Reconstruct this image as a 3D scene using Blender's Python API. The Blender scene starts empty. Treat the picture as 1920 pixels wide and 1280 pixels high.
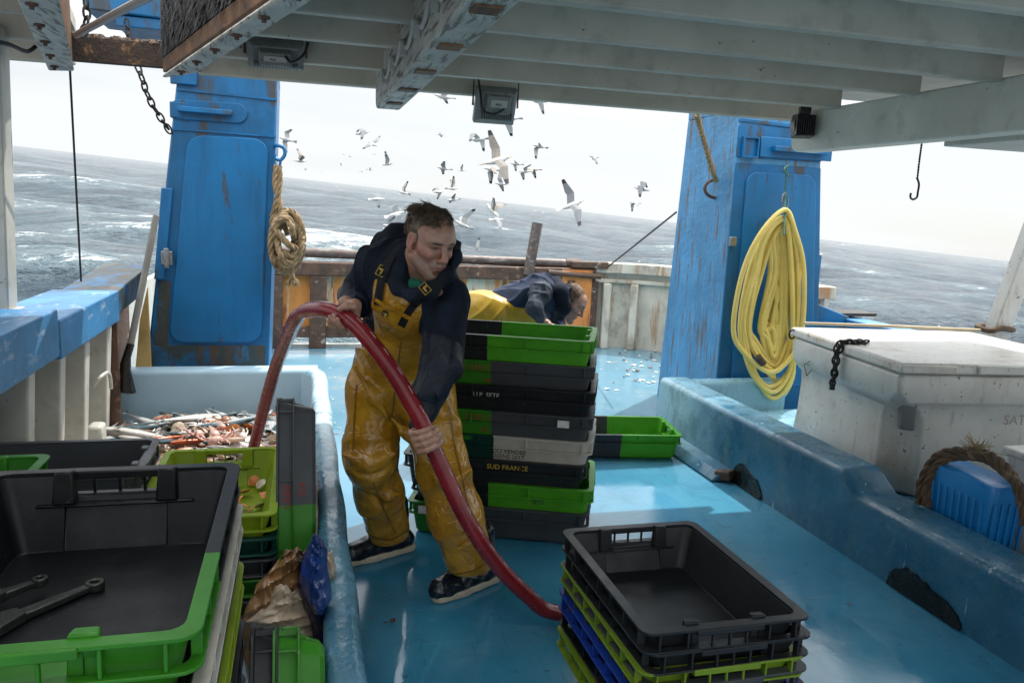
import bpy, bmesh, math, random
import numpy as np
from mathutils import Vector, Matrix
from math import radians, sin, cos, pi, sqrt, atan2
random.seed(7); rng = np.random.default_rng(11)
S = bpy.context.scene; COL = S.collection

# ------------------------------------------------------------------ camera
CAM_H = 1.62; YAW = radians(14.9); PITCH = radians(9.5); ROLL = radians(2.45); FPX = 1500.0
cam_d = bpy.data.cameras.new('camera'); cam = bpy.data.objects.new('camera', cam_d); COL.objects.link(cam)
cam_d.sensor_width = 36.0; cam_d.lens = 36.0*FPX/1920; cam_d.clip_start = .05; cam_d.clip_end = 30000
RM = Matrix.Rotation(-YAW, 3, 'Z') @ Matrix.Rotation(pi/2-PITCH, 3, 'X') @ Matrix.Rotation(ROLL, 3, 'Z')
cam.matrix_world = Matrix.Translation((0, 0, CAM_H)) @ RM.to_4x4(); S.camera = cam
CP = Vector((0, 0, CAM_H))
def ray(x, y): return RM @ Vector(((x-960)/FPX, -(y-640)/FPX, -1))
def at(x, y, Y): d = ray(x, y); return CP + d*(Y/d.y)
def atz(x, y, z): d = ray(x, y); return CP + d*((z-CAM_H)/d.z)
def atx(x, y, X): d = ray(x, y); return CP + d*(X/d.x)

# ------------------------------------------------------------------ sky, sun, exposure
SUN_DIR = Vector((.44, .34, 1.02)).normalized()          # towards the sun: starboard, a little aft
SUN_EL = math.asin(SUN_DIR.z); SUN_AZ = atan2(SUN_DIR.x, SUN_DIR.y)
sun_d = bpy.data.lights.new('sun', 'SUN'); sun_d.energy = 2.5; sun_d.angle = radians(.6); sun_d.color = (1, .95, .88)
sun = bpy.data.objects.new('sun', sun_d); COL.objects.link(sun)
sun.rotation_euler = (-SUN_DIR).to_track_quat('-Z', 'Y').to_euler()
W = bpy.data.worlds.new('World'); S.world = W; W.use_nodes = True
wn = W.node_tree.nodes; wl = W.node_tree.links; wn.clear()
wo = wn.new('ShaderNodeOutputWorld'); bg = wn.new('ShaderNodeBackground'); bg.inputs[1].default_value = .1
sky = wn.new('ShaderNodeTexSky'); sky.sky_type = 'NISHITA'; sky.sun_disc = False
sky.sun_elevation = SUN_EL; sky.sun_rotation = SUN_AZ; sky.dust_density = 3; sky.air_density = 1; sky.ozone_density = 1
tc = wn.new('ShaderNodeTexCoord'); mp = wn.new('ShaderNodeMapping'); mp.inputs['Rotation'].default_value = (radians(1.2), radians(-4), 0)
wl.new(tc.outputs['Generated'], mp.inputs['Vector']); wl.new(mp.outputs[0], sky.inputs[0])
mp2 = wn.new('ShaderNodeMapping'); mp2.inputs['Scale'].default_value = (1.2, 1.2, 9); wl.new(mp.outputs[0], mp2.inputs['Vector'])
nz = wn.new('ShaderNodeTexNoise'); nz.inputs['Scale'].default_value = 1.6; nz.inputs['Detail'].default_value = 5; nz.inputs['Roughness'].default_value = .5
wl.new(mp2.outputs[0], nz.inputs['Vector'])
cr = wn.new('ShaderNodeValToRGB'); cr.color_ramp.elements[0].position = .3; cr.color_ramp.elements[0].color = (.62, .62, .62, 1)
cr.color_ramp.elements[1].position = .55; cr.color_ramp.elements[1].color = (.97, .97, .97, 1); wl.new(nz.outputs[0], cr.inputs[0])
mx = wn.new('ShaderNodeMix'); mx.data_type = 'RGBA'; wl.new(cr.outputs[0], mx.inputs[0]); wl.new(sky.outputs[0], mx.inputs[6])
cl = wn.new('ShaderNodeSeparateXYZ'); wl.new(mp.outputs[0], cl.inputs[0])      # overcast is brighter towards the zenith
ov_ = wn.new('ShaderNodeMapRange'); wl.new(cl.outputs[2], ov_.inputs[0]); ov_.inputs[1].default_value = .15; ov_.inputs[2].default_value = 1; ov_.inputs[3].default_value = 1; ov_.inputs[4].default_value = 4.2
cc = wn.new('ShaderNodeVectorMath'); cc.operation = 'SCALE'; cc.inputs[0].default_value = (5.5, 5.65, 5.7); wl.new(ov_.outputs[0], cc.inputs['Scale']); wl.new(cc.outputs[0], mx.inputs[7])
wl.new(mx.outputs[2], bg.inputs[0]); wl.new(bg.outputs[0], wo.inputs[0])
S.view_settings.view_transform = 'Standard'; S.view_settings.look = 'None'; S.view_settings.gamma = 1; S.view_settings.exposure = .84
S.cycles.max_bounces = 8; S.cycles.use_denoising = True

# ------------------------------------------------------------------ helpers
def link(o, parent=None):
    COL.objects.link(o)
    if parent is not None: o.parent = parent
    return o
def tag(o, label=None, cat=None, group=None, kind=None):
    if label: o['label'] = label
    if cat: o['category'] = cat
    if group: o['group'] = group
    if kind: o['kind'] = kind
    return o
def thing(name, label, cat, loc=(0, 0, 0), rz=0, group=None):
    o = bpy.data.objects.new(name, None); o.location = loc; o.rotation_euler = (0, 0, rz); o.empty_display_size = .1
    COL.objects.link(o); return tag(o, label, cat, group)

class MB:
    """collects simple shapes and links them as one mesh object"""
    def __init__(s): s.v = []; s.f = []; s.mi = []
    def add(s, vs, fs, mi=0):
        b = len(s.v); s.v += [tuple(v) for v in vs]; s.f += [tuple(i+b for i in f) for f in fs]; s.mi += [mi]*len(fs); return s
    def hexa(s, p, mi=0):      # 8 points: bottom 4 ccw, top 4 ccw
        return s.add(p, [(3, 2, 1, 0), (4, 5, 6, 7), (0, 1, 5, 4), (1, 2, 6, 5), (2, 3, 7, 6), (3, 0, 4, 7)], mi)
    def box(s, x0, x1, y0, y1, z0, z1, mi=0):
        return s.hexa([(x0, y0, z0), (x1, y0, z0), (x1, y1, z0), (x0, y1, z0), (x0, y0, z1), (x1, y0, z1), (x1, y1, z1), (x0, y1, z1)], mi)
    def bar(s, a, b, w, h, up=(0, 0, 1), mi=0):   # box from a to b, width w sideways, h along up (centred)
        a = Vector(a); b = Vector(b); t = (b-a).normalized(); u = Vector(up); sd = t.cross(u).normalized(); u = sd.cross(t)
        p = []
        for c in (a, b):
            p += [c+sd*w/2-u*h/2, c-sd*w/2-u*h/2, c-sd*w/2+u*h/2, c+sd*w/2+u*h/2]
        return s.add(p, [(0, 1, 2, 3), (7, 6, 5, 4), (0, 4, 5, 1), (1, 5, 6, 2), (2, 6, 7, 3), (3, 7, 4, 0)], mi)
    def tube(s, pts, r, n=8, closed=False, mi=0, cap=True, flat=1.0, ref=None):
        P = [Vector(p) for p in pts]; m = len(P); R = r if hasattr(r, '__len__') else [r]*m
        T = []
        for i in range(m):
            a = P[(i-1) % m] if (closed or i > 0) else P[i]; c = P[(i+1) % m] if (closed or i < m-1) else P[i]
            t = (c-a); T.append(t.normalized() if t.length > 1e-9 else Vector((0, 0, 1)))
        u = Vector(ref) if ref else (Vector((0, 0, 1)) if abs(T[0].z) < .9 else Vector((1, 0, 0)))
        vs = []
        for i in range(m):
            u = (u - T[i]*u.dot(T[i])); u = u.normalized() if u.length > 1e-6 else T[i].orthogonal().normalized()
            w = T[i].cross(u)
            for k in range(n):
                a = 2*pi*k/n; vs.append(P[i]+(u*cos(a)*flat+w*sin(a))*R[i])
        fs = []
        for i in range(m if closed else m-1):
            j = (i+1) % m
            for k in range(n):
                l = (k+1) % n; fs.append((i*n+k, i*n+l, j*n+l, j*n+k))
        if cap and not closed: fs += [tuple(reversed(range(n))), tuple(range((m-1)*n, m*n))]
        return s.add(vs, fs, mi)
    def loft(s, rings, mi=0, cap0=True, cap1=True):
        n = len(rings[0]); vs = [p for r in rings for p in r]; fs = []
        for i in range(len(rings)-1):
            for k in range(n):
                l = (k+1) % n; fs.append((i*n+k, i*n+l, (i+1)*n+l, (i+1)*n+k))
        if cap0: fs.append(tuple(reversed(range(n))))
        if cap1: fs.append(tuple(range((len(rings)-1)*n, len(rings)*n)))
        return s.add(vs, fs, mi)
    def prism(s, poly, d, mi=0):       # polygon of 3d points swept by vector d
        d = Vector(d); a = [Vector(p) for p in poly]; return s.loft([a, [p+d for p in a]], mi)
    def build(s, name, mats, parent=None, smooth=30, bevel=0, seg=2, loc=None):
        me = bpy.data.meshes.new(name); me.from_pydata(s.v, [], s.f)
        mats = mats if isinstance(mats, (list, tuple)) else [mats]
        for m in mats: me.materials.append(m)
        for p, i in zip(me.polygons, s.mi): p.material_index = i
        bm = bmesh.new(); bm.from_mesh(me); bmesh.ops.recalc_face_normals(bm, faces=bm.faces); bm.to_mesh(me); bm.free()
        if smooth:
            me.polygons.foreach_set('use_smooth', [True]*len(me.polygons)); me.set_sharp_from_angle(angle=radians(smooth))
        o = bpy.data.objects.new(name, me); link(o, parent)
        if loc is not None:
            me.transform(Matrix.Translation(-Vector(loc))); o.location = loc
        if bevel:
            b = o.modifiers.new('bevel', 'BEVEL'); b.width = bevel; b.segments = seg; b.limit_method = 'ANGLE'; b.angle_limit = radians(40)
        return o

def spline(pts, n=8, closed=False):
    P = [Vector(p) for p in pts]; m = len(P); out = []
    g = (lambda i: P[i % m]) if closed else (lambda i: P[max(0, min(m-1, i))])
    for i in range(m if closed else m-1):
        a, b, c, d = g(i-1), g(i), g(i+1), g(i+2)
        for k in range(n):
            t = k/n; out.append(.5*((2*b)+(c-a)*t+(2*a-5*b+4*c-d)*t*t+(3*b-a-3*c+d)*t**3))
    if not closed: out.append(P[-1])
    return out

def rope_mesh(mb, pts, r, strands=3, pitch=None, n=6):
    """laid rope: strands twisted round the path"""
    P = [Vector(p) for p in pts]; pitch = pitch or r*7
    L = [0]
    for a, b in zip(P, P[1:]): L.append(L[-1]+(b-a).length)
    u = None; fr = []
    for i in range(len(P)):
        t = (P[min(i+1, len(P)-1)]-P[max(i-1, 0)]).normalized()
        if u is None: u = t.orthogonal().normalized()
        u = (u-t*u.dot(t)).normalized(); fr.append((u.copy(), t.cross(u)))
    for s in range(strands):
        q = []
        for i, p in enumerate(P):
            a = 2*pi*(L[i]/pitch+s/strands); q.append(p+(fr[i][0]*cos(a)+fr[i][1]*sin(a))*r*.5)
        mb.tube(q, r*.56, n)
    return mb
def resample(pts, step):
    P = [Vector(p) for p in pts]; out = [P[0]]; acc = 0
    for a, b in zip(P, P[1:]):
        L = (b-a).length
        if L < 1e-9: continue
        d = step-acc
        while d <= L: out.append(a+(b-a)*(d/L)); d += step
        acc = (acc+L) % step if step > 0 else 0
    out.append(P[-1]); return out
def chain_mesh(mb, pts, link_len=.05, r=.004, w=.014):
    P = resample(pts, link_len*.74)
    for i, (a, b) in enumerate(zip(P, P[1:])):
        t = (b-a).normalized(); c = (a+b)/2; u = t.orthogonal().normalized(); v = t.cross(u)
        k = u if i % 2 else v; q = []
        for j in range(12):
            an = 2*pi*j/12; q.append(c+t*cos(an)*link_len*.5+k*sin(an)*w)
        mb.tube(q, r, 5, closed=True)
    return mb

# ------------------------------------------------------------------ materials
class NT:
    def __init__(s, name):
        s.m = bpy.data.materials.new(name); s.m.use_nodes = True; s.t = s.m.node_tree; s.n = s.t.nodes; s.l = s.t.links
        s.b = s.n['Principled BSDF']
    def node(s, t, **kw):
        x = s.n.new(t)
        for k, v in kw.items():
            if k.startswith('i_'):
                x.inputs[int(k[2:]) if k[2:].isdigit() else k[2:]].default_value = v
            else: setattr(x, k, v)
        return x
    def mix(s, fac, a, b, blend='MIX'):
        x = s.n.new('ShaderNodeMix'); x.data_type = 'RGBA'; x.blend_type = blend
        for i, v in ((0, fac), (6, a), (7, b)):
            if hasattr(v, 'is_output'): s.l.new(v, x.inputs[i])
            elif i == 0: x.inputs[0].default_value = v
            else: x.inputs[i].default_value = (*v, 1) if len(v) == 3 else v
        return x.outputs[2]
    def math(s, op, a, b=0.0):
        x = s.n.new('ShaderNodeMath'); x.operation = op
        for i, v in enumerate((a, b)):
            if hasattr(v, 'is_output'): s.l.new(v, x.inputs[i])
            else: x.inputs[i].default_value = v
        return x.outputs[0]
    def ramp(s, v, lo, hi, inv=False):
        x = s.n.new('ShaderNodeMapRange'); x.interpolation_type = 'SMOOTHSTEP'; s.l.new(v, x.inputs[0])
        x.inputs[1].default_value = lo; x.inputs[2].default_value = hi
        if inv: x.inputs[3].default_value = 1; x.inputs[4].default_value = 0
        return x.outputs[0]
    def coords(s, per_object=True):
        if hasattr(s, 'co'): return s.co
        t = s.n.new('ShaderNodeTexCoord'); s.obj = t.outputs['Object']
        if per_object:
            oi = s.n.new('ShaderNodeObjectInfo'); ml = s.n.new('ShaderNodeVectorMath'); ml.operation = 'SCALE'; ml.inputs[0].default_value = (31, 17, 23)
            s.l.new(oi.outputs['Random'], ml.inputs['Scale']); ad = s.n.new('ShaderNodeVectorMath'); s.l.new(s.obj, ad.inputs[0]); s.l.new(ml.outputs[0], ad.inputs[1])
            s.co = ad.outputs[0]
        else: s.co = s.obj
        return s.co
    def noise(s, scale, stretch=(1, 1, 1), detail=5, rough=.6, dist=0):
        c = s.coords()
        if stretch != (1, 1, 1):
            mp = s.n.new('ShaderNodeMapping'); mp.inputs['Scale'].default_value = stretch; s.l.new(c, mp.inputs[0]); c = mp.outputs[0]
        x = s.n.new('ShaderNodeTexNoise'); x.inputs['Scale'].default_value = scale; x.inputs['Detail'].default_value = detail
        x.inputs['Roughness'].default_value = rough; x.inputs['Distortion'].default_value = dist; s.l.new(c, x.inputs['Vector']); return x.outputs[0]
    def bump(s, h, strength, dist=.01, prev=None):
        x = s.n.new('ShaderNodeBump'); x.inputs['Strength'].default_value = strength; x.inputs['Distance'].default_value = dist
        s.l.new(h, x.inputs['Height'])
        if prev is not None: s.l.new(prev, x.inputs['Normal'])
        return x.outputs[0]
    def set(s, k, v):
        i = s.b.inputs[k]
        if hasattr(v, 'is_output'): s.l.new(v, i)
        else: i.default_value = (*v, 1) if (hasattr(v, '__len__') and len(v) == 3 and k != 'Normal') else v

def M(name, col, rough=.5, var=.18, vscale=5, stains=(), bump=.15, bscale=70, bdist=.003, metal=0, rvar=.15, stretch=(1, 1, 1), spec=.5, sss=0):
    """painted / plastic / metal surface: base colour with slow variation, stain layers and fine bump"""
    n = NT(name); v = n.noise(vscale, stretch)
    dark = tuple(c*(1-var) for c in col); lite = tuple(min(1, c*(1+var*.8)) for c in col)
    c = n.mix(n.ramp(v, .3, .7), dark, lite)
    for st in stains:
        sc, colr, lo, hi = st[:4]; stc = st[4] if len(st) > 4 else (1, 1, 1); am = st[5] if len(st) > 5 else 1
        f = n.ramp(n.noise(sc, stc, 6, .65), lo, hi)
        if am != 1: f = n.math('MULTIPLY', f, am)
        c = n.mix(f, c, colr)
    n.set('Base Color', c); n.set('Metallic', metal); n.set('Specular IOR Level', spec)
    r = n.math('ADD', n.math('MULTIPLY', n.noise(vscale*3), rvar*2), rough-rvar); n.set('Roughness', r)
    if bump: n.set('Normal', n.bump(n.noise(bscale), bump, bdist))
    if sss: n.set('Subsurface Weight', sss); n.b.inputs['Subsurface Radius'].default_value = (.02, .02, .02)
    return n.m
RUST = (.16, .055, .018); DARKRUST = (.055, .025, .014); GRIME = (.035, .03, .024)
m_white = M('white_paint', (.56, .555, .50), .45, .12, 4, [(9, (.33, .31, .26), .52, .72, (1, 1, 1), .6), (38, GRIME, .66, .72), (5, (.30, .13, .05), .68, .8, (1, 1, .3), .6)], .3, 45)
m_roof = M('roof_paint', (.50, .46, .385), .5, .12, 3, [(7, (.22, .215, .185), .5, .75, (1, 1, 1), .5), (26, (.05, .045, .04), .69, .73), (60, (.06, .05, .045), .70, .74)], .35, 40)
m_girder = M('skylit_girder_paint', (.72, .69, .60), .5, .12, 3, [(7, (.42, .38, .31), .52, .74, (1, 1, 1), .6), (26, (.06, .05, .04), .66, .71), (4, (.32, .16, .07), .68, .8, (1, 1, .4), .6)], .35, 40)  # brighter than white_paint: sky light on the girder's face put into the paint
m_worn = M('worn_timber', (.52, .51, .46), .6, .2, 5, [(16, (.10, .085, .07), .5, .62, (3, .35, 3), .85), (50, GRIME, .62, .68, (2, .5, 2))], .6, 60, .006)
m_brown = M('bare_timber', (.17, .085, .04), .65, .35, 6, [(14, (.04, .025, .015), .5, .68, (2, .4, 2))], .5, 50, .005)
m_tar = M('flaked_tar', (.008, .007, .006), .6, .4, 9, [(13, (.45, .45, .43), .655, .70, (1, .35, 2.4)), (30, (.2, .1, .045), .62, .68, (1, .5, 1))], 1, 28, .03)
m_blue = M('blue_paint', (.004, .135, .335), .38, .2, 3, [(2.6, (.008, .085, .19), .48, .7, (1.6, 1.6, .4), .8), (3.4, (.06, .055, .04), .55, .64, (1.6, 1.6, .45), .85), (22, RUST, .68, .73, (1, 1, .4)), (40, (.4, .45, .5), .735, .75)], .25, 30, .006)
m_blue2 = M('skylit_weathered_blue', (.05, .225, .43), .42, .2, 3, [(6, (.20, .33, .52), .52, .70, (2.2, 2.2, .6), .4), (10, (.12, .075, .04), .54, .64, (2.5, 2.5, .22), .9), (40, (.4, .45, .5), .72, .75)], .55, 24, .012)  # base lighter than blue_paint: sky light on the post's side put into the colour
m_rail = M('blue_rail_paint', (.045, .205, .42), .45, .22, 4, [(9, (.42, .5, .58), .56, .68, (2, .6, 2), .6), (30, (.35, .3, .26), .67, .72), (5, (.03, .07, .14), .62, .75, (1, 1, 1), .5)], .4, 40, .005)
m_deck = None
m_penblue = M('pale_blue_gelcoat', (.42, .60, .71), .4, .08, 3, [(8, (.25, .38, .44), .6, .78, (1, 1, 1), .4), (45, (.12, .14, .14), .71, .745)], .25, 35)
m_rust = M('rusty_plate', (.64, .57, .42), .6, .2, 4, [(1.6, (.60, .21, .025), .48, .58, (1.8, 1.8, .25), .95), (9, (.36, .11, .025), .56, .66, (2.2, 2.2, .35)), (6, (.05, .028, .018), .62, .68)], .5, 40, .006)
m_rustdark = M('rusty_steel', (.085, .045, .028), .6, .4, 7, [(12, (.26, .17, .12), .56, .7), (6, (.36, .32, .27), .62, .7)], .6, 50, .006)
m_pipe = M('worn_pipe', (.10, .075, .065), .45, .35, 8, [(18, (.30, .27, .25), .52, .66, (.4, 2, 2), .8), (9, (.14, .05, .025), .55, .7)], .4, 60)
m_creamsteel = M('cream_bulwark_paint', (.56, .52, .43), .5, .14, 4, [(3.5, (.36, .16, .05), .52, .66, (2.2, 2.2, .3), .85), (4, (.24, .19, .13), .48, .68, (1, 1, .6), .7), (40, GRIME, .68, .73)], .35, 45)
m_grey = M('grey_metal', (.20, .205, .20), .42, .15, 10, [(30, (.07, .07, .07), .62, .72)], .2, 90, metal=.2)
m_steel = M('galvanised_steel', (.30, .30, .30), .35, .25, 20, [(40, RUST, .62, .7)], .3, 120, metal=.8)
m_iron = M('dark_iron', (.035, .032, .03), .5, .4, 25, [(40, RUST, .6, .7)], .4, 120, metal=.5)
m_black = M('black_rubber', (.012, .012, .013), .3, .3, 10, (), .4, 60)
m_cable = M('black_cable', (.015, .015, .017), .45, .1, 10, (), 0)
m_conduit = M('grey_conduit', (.42, .42, .40), .45, .1, 10, (), 0)
m_rope = M('manila_rope', (.33, .235, .13), .8, .3, 20, [(12, (.12, .08, .045), .55, .7)], .8, 220, .002)
m_darkrope = M('brown_rope', (.10, .062, .035), .85, .3, 20, [(12, (.24, .16, .09), .58, .72)], .8, 220, .002)
m_tub = M('white_tub_plastic', (.60, .585, .54), .40, .10, 3, [(3.4, (.36, .27, .18), .48, .74, (1, 1, .7), .65), (9, (.30, .26, .20), .56, .72, (2.5, 2.5, .35), .6), (34, (.12, .09, .07), .62, .68), (70, (.2, .17, .13), .69, .72)], .25, 30)
# ------------------------------------------------------------------ sea
def build_sea():
    nr, na = 300, 520
    rr = 3.0*np.power(9000/3.0, np.linspace(0, 1, nr)); aa = np.linspace(-radians(75), radians(75), na) + 0.0
    r, a = np.meshgrid(rr, aa, indexing='ij'); x = r*np.sin(a); y = r*np.cos(a)
    h = np.zeros_like(x); dx = np.zeros_like(x); dy = np.zeros_like(x); st = np.zeros_like(x)
    g = np.random.default_rng(5)
    cell = np.maximum(r*(radians(150)/na), r*(math.log(3000)/nr))
    for lam, amp, cnt in ((38, .50, 4), (17, .30, 6), (8, .17, 8), (4, .085, 9), (2, .04, 10), (1.0, .018, 10)):
        for _ in range(cnt):
            L = lam*g.uniform(.75, 1.35); th = radians(20)+g.normal(0, .55); k = 2*pi/L; ph = g.uniform(0, 2*pi)
            A = amp*g.uniform(.6, 1.2)/sqrt(cnt)*1.25*np.clip(L/(cell*3)-.5, 0, 1)
            p = k*(x*math.sin(th)+y*math.cos(th))+ph
            h += A*np.cos(p); dx -= .8*A*np.sin(p)*math.sin(th); dy -= .8*A*np.sin(p)*math.cos(th); st += A*k*np.cos(p)
    near = np.clip((r-3)/5, .15, 1)
    P = np.stack([x+dx*near, y+dy*near, h*near], -1).reshape(-1, 3)
    i = np.arange(nr-1)[:, None]*na; j = np.arange(na-1)[None]
    f = np.stack([i+j, i+j+1, i+j+1+na, i+j+na], -1).reshape(-1, 4)
    me = bpy.data.meshes.new('sea'); me.from_pydata(P.tolist(), [], f.tolist())
    at_ = me.attributes.new('crest', 'FLOAT', 'POINT'); at_.data.foreach_set('value', (st+h*.25).reshape(-1).astype(np.float32))
    me.polygons.foreach_set('use_smooth', [True]*len(me.polygons))
    n = NT('sea_water'); c = n.coords(False)
    at_n = n.node('ShaderNodeAttribute', attribute_name='crest')
    big = n.noise(.16, (1, .7, 1), 6, .62); wake = n.noise(.55, (.45, 1, 1), 8, .72, 1.2); fine = n.noise(2.6, (.6, 1, 1), 8, .75, .6)
    s = n.math('ADD', n.math('ADD', n.math('MULTIPLY', at_n.outputs['Fac'], .32), n.math('MULTIPLY', big, .65)), n.math('ADD', n.math('MULTIPLY', wake, .62), n.math('MULTIPLY', fine, .60)))
    # churned water behind the boat
    sp = n.node('ShaderNodeSeparateXYZ'); n.l.new(n.obj, sp.inputs[0])
    wk = n.math('SUBTRACT', sp.outputs[0], n.math('MULTIPLY', sp.outputs[1], .04)); wk = n.ramp(n.math('ABSOLUTE', n.math('ADD', wk, 0.5)), 2.0, 9.0, True)
    wk = n.math('MULTIPLY', wk, n.ramp(sp.outputs[1], 20, 110, True))
    s = n.math('ADD', s, n.math('MULTIPLY', wk, .12))
    foam = n.math('MULTIPLY', n.ramp(s, 1.16, 1.25), n.ramp(n.noise(5, (.5, 1.3, 1), 6, .75, .8), .36, .5))
    lace = n.ramp(n.noise(2.2, (.5, 1.4, 1), 10, .8, 1.2), .52, .60); reg = n.ramp(n.math('ADD', n.noise(.11, (.6, 1.4, 1), 4, .6), n.math('MULTIPLY', wk, .13)), .56, .74)
    foam = n.math('MAXIMUM', foam, n.math('MULTIPLY', n.math('MULTIPLY', lace, reg), .6))
    deep = n.mix(n.ramp(big, .35, .65), (.006, .027, .046), (.020, .054, .078))
    deep = n.mix(n.ramp(s, 1.0, 1.16), deep, (.065, .115, .14))
    foam = n.math('MULTIPLY', foam, n.math('ADD', n.math('MULTIPLY', n.ramp(n.noise(3.5, (.6, 1.2, 1), 8, .8), .38, .6), .6), .3)); n.set('Base Color', n.mix(foam, deep, (.70, .73, .74))); n.set('Roughness', n.math('ADD', n.math('MULTIPLY', foam, .5), .10)); n.set('Specular IOR Level', .36)
    b0 = n.bump(n.noise(.28, (.7, 1.2, 1), 6, .6), 1.0, 1.5); b1 = n.bump(n.noise(1.1, (.8, 1.2, 1), 6, .65), 1.0, .55, b0); b2 = n.bump(n.noise(6, (.8, 1, 1), 5, .65), 1.0, .09, b1); n.set('Normal', b2)
    me.materials.append(n.m)
    o = bpy.data.objects.new('sea', me); link(o); o['kind'] = 'structure'
    nrm = Vector((.06801, -.02274, .99743)); o.location = (0, 0, -1.05)
    o.rotation_mode = 'QUATERNION'; o.rotation_quaternion = Vector((0, 0, 1)).rotation_difference(nrm)
build_sea()

# ------------------------------------------------------------------ deck
def deck_mat():
    n = NT('wet_blue_deck'); v = n.noise(1.3, (1, 1, 1), 6, .6)
    c = n.mix(n.ramp(v, .35, .65), (.030, .205, .345), (.060, .275, .42))
    c = n.mix(n.math('MULTIPLY', n.ramp(n.noise(7, (1, 1, 1), 6, .7), .55, .75), .35), c, (.045, .2, .32))
    c = n.mix(n.ramp(n.noise(2.2, (1, .4, 1), 7, .75), .64, .72), c, (.30, .42, .46))
    c = n.mix(n.ramp(n.noise(30, (1, 1, 1), 3, .6), .69, .74), c, (.05, .06, .06))
    c = n.mix(n.math('MULTIPLY', n.ramp(n.noise(26, (2.2, .12, 1), 4, .7), .60, .70), .5), c, (.025, .13, .22)); c = n.mix(n.math('MULTIPLY', n.ramp(n.noise(30, (.15, 1.8, 1), 4, .7, .5), .62, .70), .45), c, (.22, .40, .48))
    c = n.mix(n.math('MULTIPLY', n.ramp(n.noise(3.5, (1, 1, 1), 8, .75, .8), .52, .64), .5), c, (.03, .17, .28))
    sp = n.node('ShaderNodeSeparateXYZ'); n.coords(); n.l.new(n.obj, sp.inputs[0])
    aft = n.math('MULTIPLY', n.ramp(sp.outputs[1], 5.2, 7.2), n.ramp(n.noise(4, (1, 1, 1), 7, .75), .50, .72))
    c = n.mix(n.math('MULTIPLY', n.ramp(sp.outputs[1], 3.6, 6.0), .75), c, (.14, .26, .33)); c = n.mix(aft, c, (.28, .33, .34)); n.set('Base Color', c)
    wet = n.ramp(n.noise(1.7, (1, 1, 1), 5, .6), .36, .62)
    n.set('Roughness', n.math('ADD', n.math('MULTIPLY', wet, .16), .035)); n.set('Specular IOR Level', .55)
    b = n.bump(n.noise(5, (1, 1, 1), 3, .5), .08, .014); n.set('Normal', n.bump(n.noise(34, (1, 1, 1), 3), .05, .003, b)); return n.m
m_deck = deck_mat()
o = MB().box(-1.25, 4.75, -2.5, 9.05, -.1, 0).build('deck', m_deck, smooth=0); o['kind'] = 'structure'

# ------------------------------------------------------------------ shelter roof
roof = thing('shelter_roof', 'white painted timber shelter roof with cross beams over the working deck', 'roof', (1, 3, 2.23))
ZB = 2.23; inv = Matrix.Translation((-1, -3, -2.23))
def rp(mb, name, mat, **k):
    o = mb.build(name, mat, roof, **k); o.data.transform(inv); return o
BY = [4.0, 3.41, 2.94, 2.47, 2.02, 1.55, 1.08, .6, .1]
for k, y in enumerate(BY):
    b = MB(); x0 = -.30-.36*(3.97-y)*0 ; x0 = {0: -.40, 1: -.28, 2: -.14, 3: .02}.get(k, .2)
    b.box(x0, 2.86, y-.055, y, ZB, ZB+.15); rp(b, 'beam', m_roof, bevel=.008)
for k, y in enumerate(BY[:6]):
    b = MB(); b.box(-2.2, {0: -1.06, 1: -.96, 2: -.86, 3: -.78}.get(k, -.7), y-.055, y, ZB, ZB+.15); rp(b, 'beam', m_roof, bevel=.008)
b = MB(); b.box(-.52, 3.2, 4.57, 4.63, ZB, ZB+.26); rp(b, 'edge_board', m_roof, bevel=.008)
b = MB(); b.box(-2.2, -1.10, 4.57, 4.63, ZB, ZB+.26); rp(b, 'edge_board', m_roof, bevel=.008)
b = MB()   # planking, with the open slot between the skew girders
b.add([(-.55, 4.57, ZB+.15), (4.7, 4.57, ZB+.15), (4.7, -1, ZB+.15), (1.0, -1, ZB+.15), (-.55, 4.57, ZB+.21), (4.7, 4.57, ZB+.21), (4.7, -1, ZB+.21), (1.0, -1, ZB+.21)],
      [(0, 1, 2, 3), (7, 6, 5, 4), (0, 4, 5, 1), (1, 5, 6, 2), (2, 6, 7, 3), (3, 7, 4, 0)])
b.add([(-2.2, 4.57, ZB+.15), (-1.08, 4.57, ZB+.15), (-.1, -1, ZB+.15), (-2.2, -1, ZB+.15), (-2.2, 4.57, ZB+.21), (-1.08, 4.57, ZB+.21), (-.1, -1, ZB+.21), (-2.2, -1, ZB+.21)],
      [(0, 1, 2, 3), (7, 6, 5, 4), (0, 4, 5, 1), (1, 5, 6, 2), (2, 6, 7, 3), (3, 7, 4, 0)])
rp(b, 'plank_deck', m_roof, smooth=0)
# centre girder with rounded aft end, right girder
def girder(mat, a, bb, w, z0, z1, rnd=.07, name='girder'):
    a = Vector(a); c = Vector(bb); t = (c-a).normalized(); sd = Vector((t.y, -t.x, 0))
    prof = [(0, z1), (0, z0+rnd)]+[(rnd-rnd*cos(q), z0+rnd-rnd*sin(q)) for q in (pi/8, pi/4, 3*pi/8, pi/2)]+[((c-a).length, z0), ((c-a).length, z1)]
    pts = [Vector((a.x, a.y, 0))+t*s+Vector((0, 0, z)) for s, z in prof]
    return rp(MB().prism([p-sd*w/2 for p in pts], sd*w), name, mat, bevel=.008)
g = girder(m_worn, (.43, 4.36, 0), (.43, -.8, 0), .12, 2.09, ZB+.15)
for k in range(5):
    rp(MB().box(.395, .465, 1.95+k*.5, 2.03+k*.5, 2.083, 2.0895), 'bolt_recess', m_brown)
girder(m_girder, (2.94, 4.42, 0), (2.94, -.8, 0), .13, 2.02, ZB+.02)
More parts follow.
